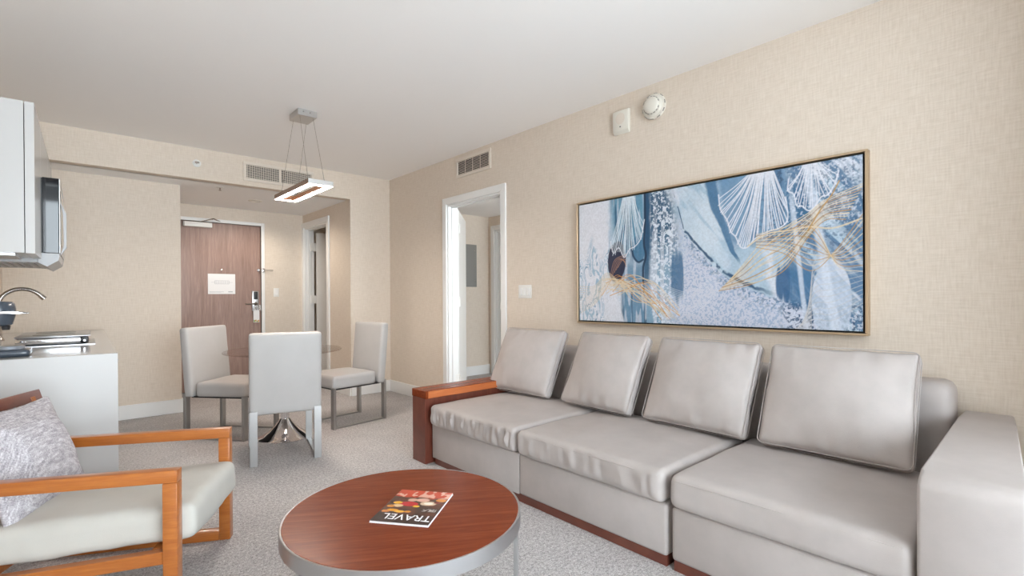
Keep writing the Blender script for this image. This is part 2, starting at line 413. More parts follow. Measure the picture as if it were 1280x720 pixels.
casing_x(d2, XH, -1, *D2)
l, X = leaf(d2, (XH + W + .02, D2[1] - .05), -12, .77, 2.06)
for z in (.28, 1.13, 1.86):
    obj('hinge', box((XH + W - .05, XH + W + .05, D2[1] - .05, D2[1] - .019, z - .055, z + .055)), 'white_plastic', d2)
d4 = thing('door_4', 'white door frame seen deep through the open bedroom door', 'door', (0, 0, 0), kind='structure')
casing_x(d4, VX, -1, *D4)
leaf(d4, (VX + W + .03, D4[1] - .05), -25, .78, 2.1)
for z in (.3, 1.02, 1.85):
    obj('hinge', box((VX + W - .05, VX + W + .05, D4[1] - .05, D4[1] - .019, z - .06, z + .06)), 'white_plastic', d4)
# entry door
d1 = thing('door_1', 'brown wood veneer entry door with closer, notice and electronic lock', 'door', (0, YE, 0), kind='structure')
obj('leaf', box((DE[0] + .003, DE[1] - .003, .015, .06, .01, DE[2] - .003)), 'door_veneer', d1, bevel=.002, seg=1, smooth=False)
for b_ in ((DE[0] - .04, DE[0], -.018, .06, 0, DE[2] + .04), (DE[1], DE[1] + .04, -.018, .06, 0, DE[2] + .04), (DE[0], DE[1], -.018, .06, DE[2], DE[2] + .04)):
    obj('door_frame', box(b_), 'white_trim', d1, bevel=.003, seg=1, smooth=False)
cl = obj('door_closer', box((1.075, 1.367, -.045, .015, 2.028, 2.088)), 'white_plastic', d1, bevel=.006)
obj('closer_end_cap', box((1.062, 1.076, -.04, .015, 2.03, 2.086)), 'grey_metal', cl)
obj('closer_arm', bar((1.26, -.02, 2.096), (1.36, -.16, 2.125), .022, .008), 'nickel', cl)
obj('closer_arm', bar((1.36, -.16, 2.125), (1.45, -.02, 2.118), .022, .008), 'nickel', cl)
obj('peephole', lathe([(.011, 0), (.011, .006), (.006, .008), (0, .008)], 16), 'chrome', d1, xf=Matrix.Translation((1.478, .015, 1.514)) @ Matrix.Rotation(R(90), 4, 'X'))
nt = obj('evacuation_notice', box((1.325, 1.63, .0115, .0145, 1.206, 1.46)), 'paper', d1, smooth=False)
ln = []
for (a, c, z0, z1) in ((1.40, 1.56, 1.372, 1.376), (1.40, 1.56, 1.332, 1.336), (1.40, 1.404, 1.332, 1.376), (1.556, 1.56, 1.332, 1.376), (1.36, 1.60, 1.352, 1.355), (1.34, 1.50, 1.232, 1.236), (1.34, 1.47, 1.222, 1.225), (1.55, 1.60, 1.228, 1.240)):
    ln.append((a, c, .0105, .0117, z0, z1))
for k in range(6): ln.append((1.42 + k * .024, 1.422 + k * .024, .0105, .0117, 1.336, 1.372))
obj('printed_plan', box(*ln), 'ink_grey', nt, smooth=False)
lk = obj('lock_plate', box((1.822, 1.902, -.012, .016, .985, 1.245)), 'brushed_steel', d1, bevel=.004)
obj('card_reader', box((1.84, 1.888, -.016, -.010, 1.135, 1.236)), 'black_plastic', lk, bevel=.003)
obj('lever', tube([(1.865, -.01, 1.078), (1.865, -.055, 1.078), (1.852, -.063, 1.078), (1.80, -.065, 1.077), (1.728, -.06, 1.074)], .0105), 'nickel', lk)
obj('lever_rose', lathe([(.025, 0), (.025, .008), (.016, .011), (0, .011)], 24), 'nickel', lk, xf=Matrix.Translation((1.865, -.01, 1.078)) @ Matrix.Rotation(R(90), 4, 'X'))
obj('thumb_turn', bar((1.865, -.03, 1.012), (1.865, -.03, 1.035), .009, .014, (0, 1, 0)), 'nickel', lk)
obj('strike_latch', box((1.912, 1.932, .004, .016, .99, 1.06)), 'nickel', d1)
sg = obj('swing_guard_ball', lathe([(.02, 0), (.02, .006), (.009, .01), (.009, .024), (.014, .03), (.012, .042), (0, .046)], 20), 'chrome', d1, xf=Matrix.Translation((1.905, .015, 1.52)) @ Matrix.Rotation(R(90), 4, 'X'))
obj('swing_guard_hinge', box((1.942, 1.972, -.034, -.018, 1.495, 1.545)), 'chrome', d1, bevel=.003)
obj('swing_guard_bar', tube([(1.965, -.03, 1.528), (2.06, -.045, 1.528), (2.072, -.045, 1.52), (2.06, -.045, 1.512), (1.965, -.03, 1.512)], .0035, 6), 'chrome', d1)
th = thing('door_hanger', 'white card hanger with coloured print under the entry door lever', 'door hanger', (1.868, YE - .022, .835))
obj('card', box((-.036, .036, -.0015, .0015, 0, .16)), 'paper', th, smooth=False)
obj('loop', tube([(.022 * math.sin(a), 0, .185 + .032 * -math.cos(a)) for a in [2 * math.pi * k / 20 for k in range(20)]], .006, 6, closed=True), 'paper', th)
pr = obj('print', box((-.033, -.012, -.0025, -.0012, .004, .03), (.0, .018, -.0025, -.0012, .004, .022)), 'green_print', th, smooth=False)
obj('print', box((-.012, .0, -.0025, -.0012, .012, .034), (.018, .033, -.0025, -.0012, .004, .03)), 'orange_print', th, smooth=False)

# ------------------------------------------------------------------ wall and ceiling fittings
def rocker_switch(name, n, label, loc, rz):
    t_ = thing(name, label, 'light switch', loc, rz); w = .07 if n == 1 else .046 * n + .026
    obj('plate', box((-w / 2, w / 2, -.006, 0, -.058, .058)), 'white_plastic', t_, bevel=.003)
    for k in range(n):
        cx = (k - (n - 1) / 2) * .046
        obj('rocker', prism([(-.033, -.006), (.033, -.006), (.033, -.0085), (0, -.0095), (-.033, -.0135)], (cx - .0155, cx + .0155), 'x'), 'white_trim', t_, smooth=False,
            xf=Matrix(((1, 0, 0, 0), (0, 0, 1, 0), (0, 1, 0, 0), (0, 0, 0, 1))))
    return t_
rocker_switch('light_switch', 3, 'white triple rocker light switch beside the open bedroom door', (XW, 3.14, 1.196), R(-90))
rocker_switch('light_switch', 1, 'white single rocker light switch right of the entry door', (2.122, YE, 1.228), 0)

def vent(label, loc, rz, w, h, bars, mid):
    v = thing('air_vent', label, 'vent', loc, rz); f = .03
    for b_ in ((-w / 2, w / 2, -.014, 0, h / 2 - f, h / 2), (-w / 2, w / 2, -.014, 0, -h / 2, -h / 2 + f), (-w / 2, -w / 2 + f, -.014, 0, -h / 2 + f, h / 2 - f), (w / 2 - f, w / 2, -.014, 0, -h / 2 + f, h / 2 - f)):
        obj('frame', box(b_), 'vent_paint', v, bevel=.003, seg=1, smooth=False)
    if mid: obj('mullion', box((-.011, .011, -.013, 0, -h / 2 + f, h / 2 - f)), 'vent_paint', v)
    obj('backing', box((-w / 2 + f, w / 2 - f, -.002, -.0005, -h / 2 + f, h / 2 - f)), 'vent_dark', v)
    hh = h - 2 * f
    sl = None
    for k in range(bars):
        z = -hh / 2 + hh * (k + .5) / bars
        bmm = prism([(-.009, z - .004), (-.009, z - .0015), (-.003, z + .004), (-.003, z + .0015)], (-w / 2 + f, w / 2 - f), 'x')
        obj('louver', bmm, 'vent_paint', v, smooth=False)
    if mid:
        bmm = bmesh.new(); nb = 30
        for k in range(nb):
            x = -w / 2 + f + (w - 2 * f) * (k + .5) / nb; bx(bmm, x - .0022, x + .0022, -.012, -.009, -hh / 2, hh / 2)
        o = obj('vertical_blades', bmm, 'vent_paint', v, smooth=False); o['kind'] = 'stuff'
    else:
        for zz in (-1, 0, 1):
            obj('stay', box((zz * .12 - .003, zz * .12 + .003, -.011, -.009, -hh / 2, hh / 2)), 'vent_paint', v, smooth=False)
    return v
vent('cream wall vent with two grilles on the bulkhead above the hall', ((1.350 + 2.058) / 2, YB, 2.443), 0, .708, .196, 9, True)
vent('cream louvred wall vent above the open bedroom door', (XW, 3.868, 2.455), R(-90), .556, .194, 9, False)

sm = thing('smoke_detector', 'round ivory smoke detector high on the wall above the painting', 'smoke detector', (XW, 1.852, 2.435), R(-90))
ry = Matrix.Rotation(R(90), 4, 'X')
obj('base', lathe([(.084, 0), (.086, .012), (.083, .022), (.074, .024), (0, .024)], 48), 'ivory_plastic', sm, xf=ry)
hd = obj('head', lathe([(.070, .022), (.072, .030), (.062, .040), (.058, .040), (.055, .052), (.046, .060), (.030, .064), (0, .066)], 48), 'ivory_plastic', sm, xf=ry)
for k in range(16):
    a = R(k * 22.5); c = Vector((.0565 * math.cos(a), -.046, .0565 * math.sin(a)))
    obj('sensor_slot', bar(c - Vector((-math.sin(a), 0, math.cos(a))) * .007, c + Vector((-math.sin(a), 0, math.cos(a))) * .007, .006, .006), 'ivory_dark', hd)
for k in range(10):
    a = R(k * 36 + 8); c = Vector((.0845 * math.cos(a), -.017, .0845 * math.sin(a)))
    obj('rim_slot', bar(c - Vector((-math.sin(a), 0, math.cos(a))) * .012, c + Vector((-math.sin(a), 0, math.cos(a))) * .012, .008, .005), 'ivory_dark', sm)
sp = thing('wall_sounder', 'small ivory wall speaker box beside the smoke detector', 'speaker', (XW, 2.115, 2.40), R(-90))
bd = prism([(-.085, 0), (.085, 0), (.085, -.012), (.076, -.03), (-.062, -.03), (-.085, -.012)], (-.065, .065), 'x')
obj('body', bd, 'ivory_plastic', sp, bevel=.003, xf=Matrix(((1, 0, 0, 0), (0, 0, 1, 0), (0, 1, 0, 0), (0, 0, 0, 1))))
obj('speaker_grille', lathe([(.04, 0), (.04, .0015), (.036, .002), (0, .001)], 32), 'vent_paint', sp, xf=Matrix.Translation((0, -.03, .02)) @ ry)
obj('indicator', lathe([(.005, 0), (.005, .002), (0, .003)], 12), 'vent_dark', sp, xf=Matrix.Translation((0, -.03, -.038)) @ ry)
s1 = thing('sprinkler', 'round white wall sprinkler on the bulkhead left of the vent', 'sprinkler', (.948, YB, 2.447), 0)
obj('escutcheon', lathe([(.036, 0), (.036, .004), (.028, .008), (.020, .006), (.020, .002), (0, .002)], 28), 'white_plastic', s1, xf=ry)
obj('head', tube([(0, -.002, 0), (0, -.03, 0)], .008, 10), 'nickel', s1); obj('deflector', box((-.018, .018, -.034, -.030, -.006, .010)), 'nickel', s1)
s2 = thing('ceiling_sprinkler', 'tiny sprinkler head under the hall ceiling', 'sprinkler', (1.199, 5.825, HS), 0)
obj('escutcheon', lathe([(.035, 0), (.035, -.003), (.02, -.007), (0, -.007)], 24), 'white_plastic', s2)
obj('head', tube([(0, 0, -.006), (0, 0, -.03)], .007, 8), 'nickel', s2); obj('deflector', lathe([(.014, -.034), (.014, -.031), (0, -.031)], 12), 'nickel', s2)
s3 = thing('recessed_downlight', 'small round unlit fitting in the hall ceiling', 'ceiling light', (1.676, 6.37, HS), 0)
obj('trim_ring', lathe([(.075, 0), (.075, -.004), (.055, -.008), (.05, -.004), (.05, -.001), (0, -.001)], 36), 'ivory_plastic', s3)
obj('lens', lathe([(.049, -.001), (.045, -.003), (0, -.003)], 24), 'white_plastic', s3)
ll = bpy.data.lights.new('hall_fill_spot', 'SPOT'); ll.energy = 30; ll.spot_size = R(165); ll.spot_blend = .6; ll.shadow_soft_size = .045; ll.color = (1, .9, .78)  # fill spot added below the unlit fitting to brighten the hall
lo_ = bpy.data.objects.new('hall_fill_spot', ll); COL.objects.link(lo_); lo_.parent = s3; lo_.location = (0, 0, -.03)
pb = thing('breaker_panel', 'grey metal electrical panel on the wall beyond the open door', 'electrical panel', (4.33, VY, 1.61), 0)
obj('frame', box((-.19, .19, -.012, 0, -.31, .31)), 'grey_metal', pb, bevel=.003)
obj('panel_door', box((-.16, .125, -.017, -.011, -.27, .27)), 'grey_metal', pb, bevel=.002)
for z in (-.22, 0, .22): obj('screw', lathe([(.007, 0), (.007, .003), (0, .004)], 10), 'chrome', pb, xf=Matrix.Translation((.155, -.012, z)) @ ry)

# ------------------------------------------------------------------ painting
def fbm(u, v, seed, octs=5, gain=.5):
    rng = np.random.default_rng(seed); out = np.zeros_like(u); a = 1.; tot = 0.; f = 1.
    for o in range(octs):
        g = rng.random((67, 67)); x = u * f; y = v * f
        xi = np.floor(x).astype(int); yi = np.floor(y).astype(int); fx = x - xi; fy = y - yi
        fx = fx * fx * (3 - 2 * fx); fy = fy * fy * (3 - 2 * fy)
        A = g[yi % 67, xi % 67]; B = g[yi % 67, (xi + 1) % 67]; C_ = g[(yi + 1) % 67, xi % 67]; D = g[(yi + 1) % 67, (xi + 1) % 67]
        out += a * ((A * (1 - fx) + B * fx) * (1 - fy) + (C_ * (1 - fx) + D * fx) * fy); tot += a; a *= gain; f *= 2.03
    return out / tot
def ss(e0, e1, x):
    t_ = np.clip((x - e0) / (e1 - e0), 0, 1); return t_ * t_ * (3 - 2 * t_)
def srgb(*c): return np.array([((k / 255) / 12.92 if k / 255 < .04045 else ((k / 255 + .055) / 1.055) ** 2.4) for k in c])
def blend(img, col, a): return img * (1 - a[..., None]) + col * a[..., None]
def seg_curve(pts, n=60):
    """smooth curve through control points (Catmull-Rom)"""
    P = [np.array(p, float) for p in pts]; P = [2 * P[0] - P[1]] + P + [2 * P[-1] - P[-2]]; out = []
    for i in range(1, len(P) - 2):
        for t_ in np.linspace(0, 1, n, endpoint=False):
            a, b_, c, d = P[i - 1:i + 3]
            out.append(.5 * (2 * b_ + (c - a) * t_ + (2 * a - 5 * b_ + 4 * c - d) * t_ ** 2 + (3 * b_ - a - 3 * c + d) * t_ ** 3))
    out.append(P[-2]); return np.array(out)
def stroke(img, U, V, pts, wid, col, alpha, asp):
    """paint a line on the print; U runs 0..1 across, V 0..1 up, asp = width / height"""
    c = seg_curve(pts, 26); nv, nu = U.shape; best = np.full(U.shape, 9.)
    for (a, b_) in zip(c[:-1], c[1:]):
        lo = np.minimum(a, b_); hi = np.maximum(a, b_); pu = 3 * wid / asp; pv = 3 * wid
        i0 = max(0, int((lo[0] - pu) * (nu - 1))); i1 = min(nu, int((hi[0] + pu) * (nu - 1)) + 2); j0 = max(0, int((lo[1] - pv) * (nv - 1))); j1 = min(nv, int((hi[1] + pv) * (nv - 1)) + 2)
        if i0 >= i1 or j0 >= j1: continue
        X_ = U[j0:j1, i0:i1] * asp; Y_ = V[j0:j1, i0:i1]; ax, ay, bx_, by = a[0] * asp, a[1], b_[0] * asp, b_[1]
        dx, dy = bx_ - ax, by - ay; t_ = np.clip(((X_ - ax) * dx + (Y_ - ay) * dy) / (dx * dx + dy * dy + 1e-12), 0, 1)
        best[j0:j1, i0:i1] = np.minimum(best[j0:j1, i0:i1], np.hypot(X_ - ax - t_ * dx, Y_ - ay - t_ * dy))
    return blend(img, col, alpha * (1 - ss(wid * .55, wid * 1.25, best)))
def painting_colors(nu, nv):
    U, V = np.meshgrid(np.linspace(0, 1, nu), np.linspace(0, 1, nv)); asp = 2.03
    WH, PALE, MID, DEEP, NAVY, GREY, LIL = srgb(226, 228, 236), srgb(182, 202, 218), srgb(98, 144, 174), srgb(38, 90, 124), srgb(30, 38, 74), srgb(126, 148, 170), srgb(212, 215, 228)
    GOLD, GOLDW = srgb(196, 156, 96), srgb(224, 208, 180)
    x = U * asp; n1 = fbm(x * 3, V * 3, 1); n2 = fbm(x * 7, V * 3.5, 2); n3 = fbm(x * 22, V * 22, 3, 3); n4 = fbm(x * 105, V * 105, 4, 2); n6 = fbm(x * 72, V * 72, 16, 3); st = fbm(x * 34, V * 2.4, 5, 4); sd = fbm(x * 20 + V * 16, V * 3 - x * 2, 7, 4); n5 = fbm(x * 4 + n1 * 2, V * 4 + n2 * 2, 6)
    wu = U + (n1 - .5) * .03; wv = V + (n2 - .5) * .08
    img = np.ones((nv, nu, 3)) * PALE
    img = blend(img, WH, .8 * ss(.42, .62, n5)); img = blend(img, MID, .40 * ss(.55, .70, fbm(x * 6, V * 3, 8)))
    # left white field with pale antler swirls
    left = 1 - ss(.145, .170, wu + .02 * (n3 - .5)); img = blend(img, WH, left)
    wl = fbm(x * 9 + 2 * n1, V * 3.2 + 2 * n2, 21, 3); env = left * (1 - ss(.50, .66, wv + .10 * np.sin(U * 70)))
    img = blend(img, srgb(164, 192, 212), .85 * env * (1 - ss(.02, .07, np.abs((wl * 5) % 1. - .5) - .10))); img = blend(img, srgb(112, 158, 188), .75 * env * (1 - ss(.01, .05, np.abs((wl * 5 + .4) % 1. - .5) - .03)))
    # petal fan one on teal
    pf = ss(.155, .185, wu + .05 * (V - 1)) * (1 - ss(.308, .322, wu)) * ss(.44, .58, wv + .35 * (U - .24))
    img = blend(img, srgb(110, 158, 184), .95 * pf); img = blend(img, DEEP, .75 * pf * ss(.50, .62, st)); img = blend(img, WH, .5 * pf * ss(.54, .66, fbm(x * 50, V * 4, 22, 3)))
    # deep blue strip and the speckled column
    col = ss(.312, .325, wu) * (1 - ss(.44, .49, wu + .10 * (V - .6)))
    img = blend(img, DEEP, .9 * col * ss(.30, .60, V + .6 * (st - .5))); img = blend(img, srgb(128, 166, 192), .8 * col * (1 - ss(.35, .75, V))); img = blend(img, WH, .55 * col * ss(.50, .64, st) * (1 - .5 * ss(.5, .9, V)))
    img = blend(img, srgb(228, 234, 242), .85 * col * ss(.335, .36, wu) * ss(.52, .57, n6 + .10 * (U - .38) * 4))
    img = blend(img, DEEP, .8 * ss(.312, .318, U) * (1 - ss(.335, .352, U + .01 * n3)) * ss(.12, .4, V))
    # low left
    lo = ss(.205, .225, wu) * (1 - ss(.312, .325, wu)) * (1 - ss(.42, .54, wv)); img = blend(img, srgb(88, 138, 170), .8 * lo); img = blend(img, srgb(34, 66, 92), .6 * lo * ss(.52, .66, st) * (1 - ss(.2, .4, V))); img = blend(img, WH, .55 * lo * ss(.52, .62, fbm(x * 40, V * 5, 23, 3)))
    tri = ss(0, .012, (.232 - V * .17) - U) * ss(.11, .14, U) * (1 - ss(.33, .40, V)); img = blend(img, WH, .85 * tri)
    # pale marbled middle and the blue ribbon
    pm = ss(.455, .48, wu) * (1 - ss(.60, .64, wu)) * ss(.25, .5, V); img = blend(img, srgb(206, 219, 230), .8 * pm); img = blend(img, srgb(152, 184, 206), .5 * pm * ss(.50, .66, sd))
    rc = np.interp(V, [.40, .50, .66, .81, .98, 1.0], [.675, .647, .620, .590, .574, .574]); rw = np.interp(V, [.38, .55, .8, 1.], [.002, .010, .016, .022])
    img = blend(img, srgb(70, 120, 156), .9 * (1 - ss(.7, 1.25, np.abs(U - rc + .006 * (n3 - .5)) / rw)) * ss(.40, .48, V))
    # fan two
    f2 = ss(.60, .63, wu + .09 * (V - .8)) * (1 - ss(.80, .825, wu)) * ss(.48, .60, wv); img = blend(img, srgb(112, 150, 182), .85 * f2); img = blend(img, srgb(72, 112, 146), .7 * f2 * ss(.50, .60, st) * ss(.60, .76, U)); img = blend(img, srgb(60, 84, 112), .55 * f2 * ss(.56, .62, n6) * ss(.68, .78, U))
    # right hand blues
    rt = ss(.80, .83, wu); img = blend(img, srgb(92, 130, 164), .9 * rt * ss(.28, .50, sd)); img = blend(img, srgb(176, 190, 206), .6 * rt * ss(.58, .70, fbm(x * 26 + V * 22, V * 4 - x * 3, 24, 3)))
    img = blend(img, srgb(64, 118, 156), .92 * ss(.800, .812, wu) * (1 - ss(.868, .885, wu)) * ss(.50, .62, V) * (1 - ss(.86, .98, V)))
    img = blend(img, srgb(50, 104, 146), .92 * (1 - ss(.5, 1.2, ((wu - .806) / .025) ** 2 + ((V - .27) / .15) ** 2 + 1.6 * (st - .5)))); img = blend(img, srgb(72, 122, 160), .8 * ss(.82, .83, wu) * (1 - ss(.88, .90, wu)) * (1 - ss(.34, .40, V)) * ss(.05, .1, V))
    img = blend(img, srgb(84, 108, 138), .55 * rt * ss(.57, .63, n6) * ss(.35, .5, V)); img = blend(img, WH, .5 * rt * ss(.60, .66, n4) * ss(.5, .7, V))
    # speckle sweep: pale lilac field below a dark diagonal shoreline
    shore = np.interp(U, [.0, .42, .453, .475, .549, .609, .683, .803, .9, 1.], [1.3, 1.05, .843, .672, .495, .369, .269, .175, .08, -.1])
    dl = shore - V + (n3 - .5) * .03
    field = ss(0, .02, dl) * ss(.40, .49, wu - (V - .3) * .06)
    img = blend(img, LIL, .93 * field * (1 - .25 * ss(.4, .7, V)))
    img = blend(img, srgb(150, 172, 200), .70 * field * ss(.53, .58, n4)); img = blend(img, srgb(60, 110, 148), .7 * field * ss(.54, .58, n6) * ss(-.14, .0, -dl))
    img = blend(img, srgb(34, 84, 122), .92 * (1 - ss(.006, .020, np.abs(dl + .014))) * ss(.43, .45, U) * (1 - ss(.70, .80, U)) * ss(.30, .44, n3))
    img = blend(img, srgb(56, 110, 148), .8 * (1 - ss(.2, 1.3, ((wu - .450) / .030) ** 2 + ((V - .36) / .17) ** 2 + 3.2 * (st - .5))))
    bs = ss(.78, .82, wu) * (1 - ss(.10, .20, wv)); img = blend(img, srgb(44, 84, 122), .8 * bs * ss(.50, .56, n6)); img = blend(img, WH, .6 * bs * ss(.56, .62, n4))
    pet = 1 - ss(.92, 1.05, ((U - .925) / .050) ** 2 + ((V - .17) / .25) ** 2); img = blend(img, srgb(196, 208, 224), .8 * pet); img = blend(img, WH, .5 * pet * ss(.5, .62, sd))
    tr = ss(.945, .97, wu - .05 * (V - 1)) * ss(.60, .74, V); img = blend(img, srgb(206, 213, 225), .6 * tr * ss(.36, .5, n2 + .1))
    for (a_, b_, c_) in ((.862, .075, .0105), (.812, .05, .006)):
        img = blend(img, srgb(214, 222, 234), .75 * (1 - ss(.6, 1.6, np.abs(U - (a_ + b_ * (1 - V) + .012 * (n2 - .5))) / c_)) * (1 - ss(.75, .95, V) * (a_ < .82)))
    # dark blobs and drip line
    img = blend(img, NAVY, .96 * (1 - ss(.82, 1.02, ((U - .190 - .02 * (V - .5)) / (.044 + .012 * (V - .5))) ** 2 + ((V - .485) / .175) ** 2 + (n3 - .5) * .2)))
    img = blend(img, srgb(80, 130, 162), .9 * (1 - ss(.85, 1.05, ((U - .290) / .030) ** 2 + ((V - .58) / .11) ** 2)))
    img = stroke(img, U, V, [(.318, 1.), (.319, .8), (.314, .62), (.322, .52), (.310, .42), (.312, .24)], .010, srgb(22, 58, 88), .92, asp)
    img = stroke(img, U, V, [(.258, .64), (.266, .53), (.288, .475), (.310, .49)], .009, srgb(28, 70, 102), .9, asp)
    rng = random.Random(4)
    def fan(img, c, edge, n, w, col_, a, spread):
        e = seg_curve(edge, 20)
        for k in range(n):
            t_ = (k + .5) / n; p = e[int(t_ * (len(e) - 1))] + np.array([rng.uniform(-.003, .003), rng.uniform(-.03, .02)]); s0 = (c[0] + spread * (t_ - .5), c[1])
            m_ = (s0[0] + (p[0] - s0[0]) * .42 + rng.uniform(-.004, .004), s0[1] + (p[1] - s0[1]) * .5)
            img = stroke(img, U, V, [s0, m_, tuple(p)], w, col_, a, asp)
        return img
    e1 = [(.160, .66), (.175, .56), (.20, .60), (.225, .52), (.25, .58), (.275, .60), (.300, .66), (.316, .80)]
    e2 = [(.600, .90), (.606, .80), (.628, .72), (.640, .64), (.656, .60), (.672, .53), (.693, .525), (.712, .57), (.737, .60), (.762, .62), (.787, .63), (.811, .68), (.806, .82)]
    e3 = [(.815, .93), (.812, .86), (.828, .83), (.836, .76), (.851, .75), (.866, .72), (.881, .73), (.900, .79), (.918, .80), (.935, .86), (.944, .93)]
    img = fan(img, (.245, 1.01), e1, 34, .0032, srgb(224, 234, 242), .75, .05); img = fan(img, (.735, 1.01), e2, 40, .0038, WH, .85, .07); img = fan(img, (.874, 1.01), e3, 18, .0034, WH, .8, .04)
    for e in (e1, e2, e3): img = stroke(img, U, V, e, .0048, WH, .85, asp)
    # gold and white threads
    for k in range(12):
        o = (k - 5.5) * .011; img = stroke(img, U, V, [(.60 + .004 * k, .24 + .008 * k), (.68, .34 + o * 1.2), (.737, .42 + o * 2. + rng.uniform(-.02, .02)), (.803, .50 + o * 2.2), (.866, .63 + o * 1.2), (.911, .71 + o), (.96 + .004 * k, .74 + o * 1.6)], rng.choice((.0030, .0042)), GOLDW if k % 3 else GOLD, .8, asp)
    for k in range(10):
        o = (k - 4.5) * .018; img = stroke(img, U, V, [(.72, .56 + o * .5), (.80, .55 + o), (.875, .50 + o * 1.8), (.94, .43 - o * .6), (1.0, .50 - o * 2.)], .0032, GOLDW if k % 2 else GOLD, .7, asp)
    img = stroke(img, U, V, [(.693, .53), (.75, .60), (.82, .61), (.872, .62), (.93, .60), (1., .64)], .005, GOLDW, .9, asp); img = stroke(img, U, V, [(.866, .60), (.90, .72), (.925, .79), (.945, .87)], .0045, GOLD, .85, asp)
    for k in range(24):
        a0 = rng.uniform(.10, .22); img = stroke(img, U, V, [(a0, rng.uniform(.20, .38)), (a0 + .08, rng.uniform(.24, .38)), (a0 + .16, rng.uniform(.14, .32)), (a0 + .25, rng.uniform(.02, .16))], rng.choice((.0026, .0036)), srgb(214, 158, 82) if k % 3 == 0 else GOLDW, .8, asp)
    for k in range(14): img = stroke(img, U, V, [(0, .06 + k * .018), (.08, .14 + k * .012), (.15, .27 + .010 * k), (.24, .33 - k * .008)], .0028, GOLDW, .6, asp)
    for k in range(14): img = stroke(img, U, V, [(.30 + k * .008, .30), (.40, .12 + k * .013), (.50, .08 + k * .012), (.60, .22 + .012 * k)], .0026, WH, .5, asp)
    for k in range(6): img = stroke(img, U, V, [(.155 + k * .008, .34 + .02 * k), (.18 + k * .008, .50), (.235, .54 - k * .02)], .0028, srgb(206, 160, 130), .55, asp)
    for k in range(12): img = stroke(img, U, V, [(.83 + .004 * k, .0), (.88, .06 + .03 * k), (.93, .06 + .036 * k), (1., .16 + k * .026)], .0028, srgb(206, 204, 204), .5, asp)
    return np.clip((img * (.90 + .20 * n4[..., None])), 0, 1) ** 1.18 * .93
def print_plane(name, nu, nv, pos, colors, m, parent):
    """a flat printed sheet as a fine mesh; pos(u, v) -> xyz"""
    vs = [pos(i / (nu - 1), j / (nv - 1)) for j in range(nv) for i in range(nu)]
    fs = [(j * nu + i, j * nu + i + 1, (j + 1) * nu + i + 1, (j + 1) * nu + i) for j in range(nv - 1) for i in range(nu - 1)]
    me = bpy.data.meshes.new(name); me.from_pydata(vs, [], fs)
    at = me.color_attributes.new('print', 'FLOAT_COLOR', 'POINT')
    rgba = np.ones((nu * nv, 4), np.float32); rgba[:, :3] = colors.reshape(-1, 3); at.data.foreach_set('color', rgba.ravel()); me.update()
    return link(name, me, m, parent)
AY0, AY1, AZ0, AZ1 = .642, 2.514, .947, 1.872
art = thing('painting', 'large framed abstract painting in blue, white and gold above the sofa', 'painting', (XW, 0, 0))
fw, fd = .012, .045
for b_ in ((-fd, 0, AY0, AY1, AZ1 - fw, AZ1), (-fd, 0, AY0, AY1, AZ0, AZ0 + fw), (-fd, 0, AY0, AY0 + fw, AZ0 + fw, AZ1 - fw), (-fd, 0, AY1 - fw, AY1, AZ0 + fw, AZ1 - fw)):
    obj('frame_side', box(b_), 'gold_frame', art, bevel=.0015, seg=1, smooth=False)
obj('black_liner', box((-.012, -.002, AY0 + fw, AY1 - fw, AZ0 + fw, AZ1 - fw)), 'black_gap', art, smooth=False)  # black liner of the floater frame
g = fw + .010
obj('canvas_edge', box((-.0375, -.011, AY0 + g, AY1 - g, AZ0 + g, AZ1 - g)), 'black_gap', art, smooth=False)
NU, NV = 760, 374
print_plane('canvas', NU, NV, lambda u, v: (-.038, AY1 - g - (AY1 - AY0 - 2 * g) * u, AZ0 + g + (AZ1 - AZ0 - 2 * g) * v), painting_colors(NU, NV), 'canvas_print', art)

# ------------------------------------------------------------------ sofa
sofa = thing('sectional_sofa', 'long greige leather sectional sofa with wooden end shelf along the right wall', 'sofa', (0, 0, 0))
SX = 1.88
ys = [(2.045, 2.915), (1.120, 2.035), (.290, 1.098)]
obj('seat_base', box((SX, 2.74, 1.118, 2.035, .045, .272)), 'greige_leather', sofa, bevel=.016, seg=3)
obj('seat_base', box((SX, 2.74, 2.038, 2.915, .045, .272)), 'greige_leather', sofa, bevel=.004, seg=2)
obj('seat_base', box((SX - .005, 2.74, .292, 1.096, .045, .272)), 'greige_leather', sofa, bevel=.018, seg=3)
obj('plinth', box((SX + .012, 2.7, 1.125, 2.90, 0, .046)), 'cherry_dark', sofa, bevel=.002, seg=1, smooth=False)
obj('plinth', box((SX + .008, 2.7, .15, 1.09, 0, .046)), 'cherry_dark', sofa, bevel=.002, seg=1, smooth=False)
def wrinkle(seed, depth, f0):
    def fn(p, u, v, w):
        if u < -.8:   # front face: soft vertical folds hanging from the top seam
            k = max(0, 1 - abs(w)) ** .5 * min(1, (-u - .8) * 8)
            p.x += depth * k * (mnoise.noise(Vector((p.y * f0 + seed, w * .7, seed))) + .5 * mnoise.noise(Vector((p.y * f0 * 2.3, w, seed + 5))))
        return p
    return fn
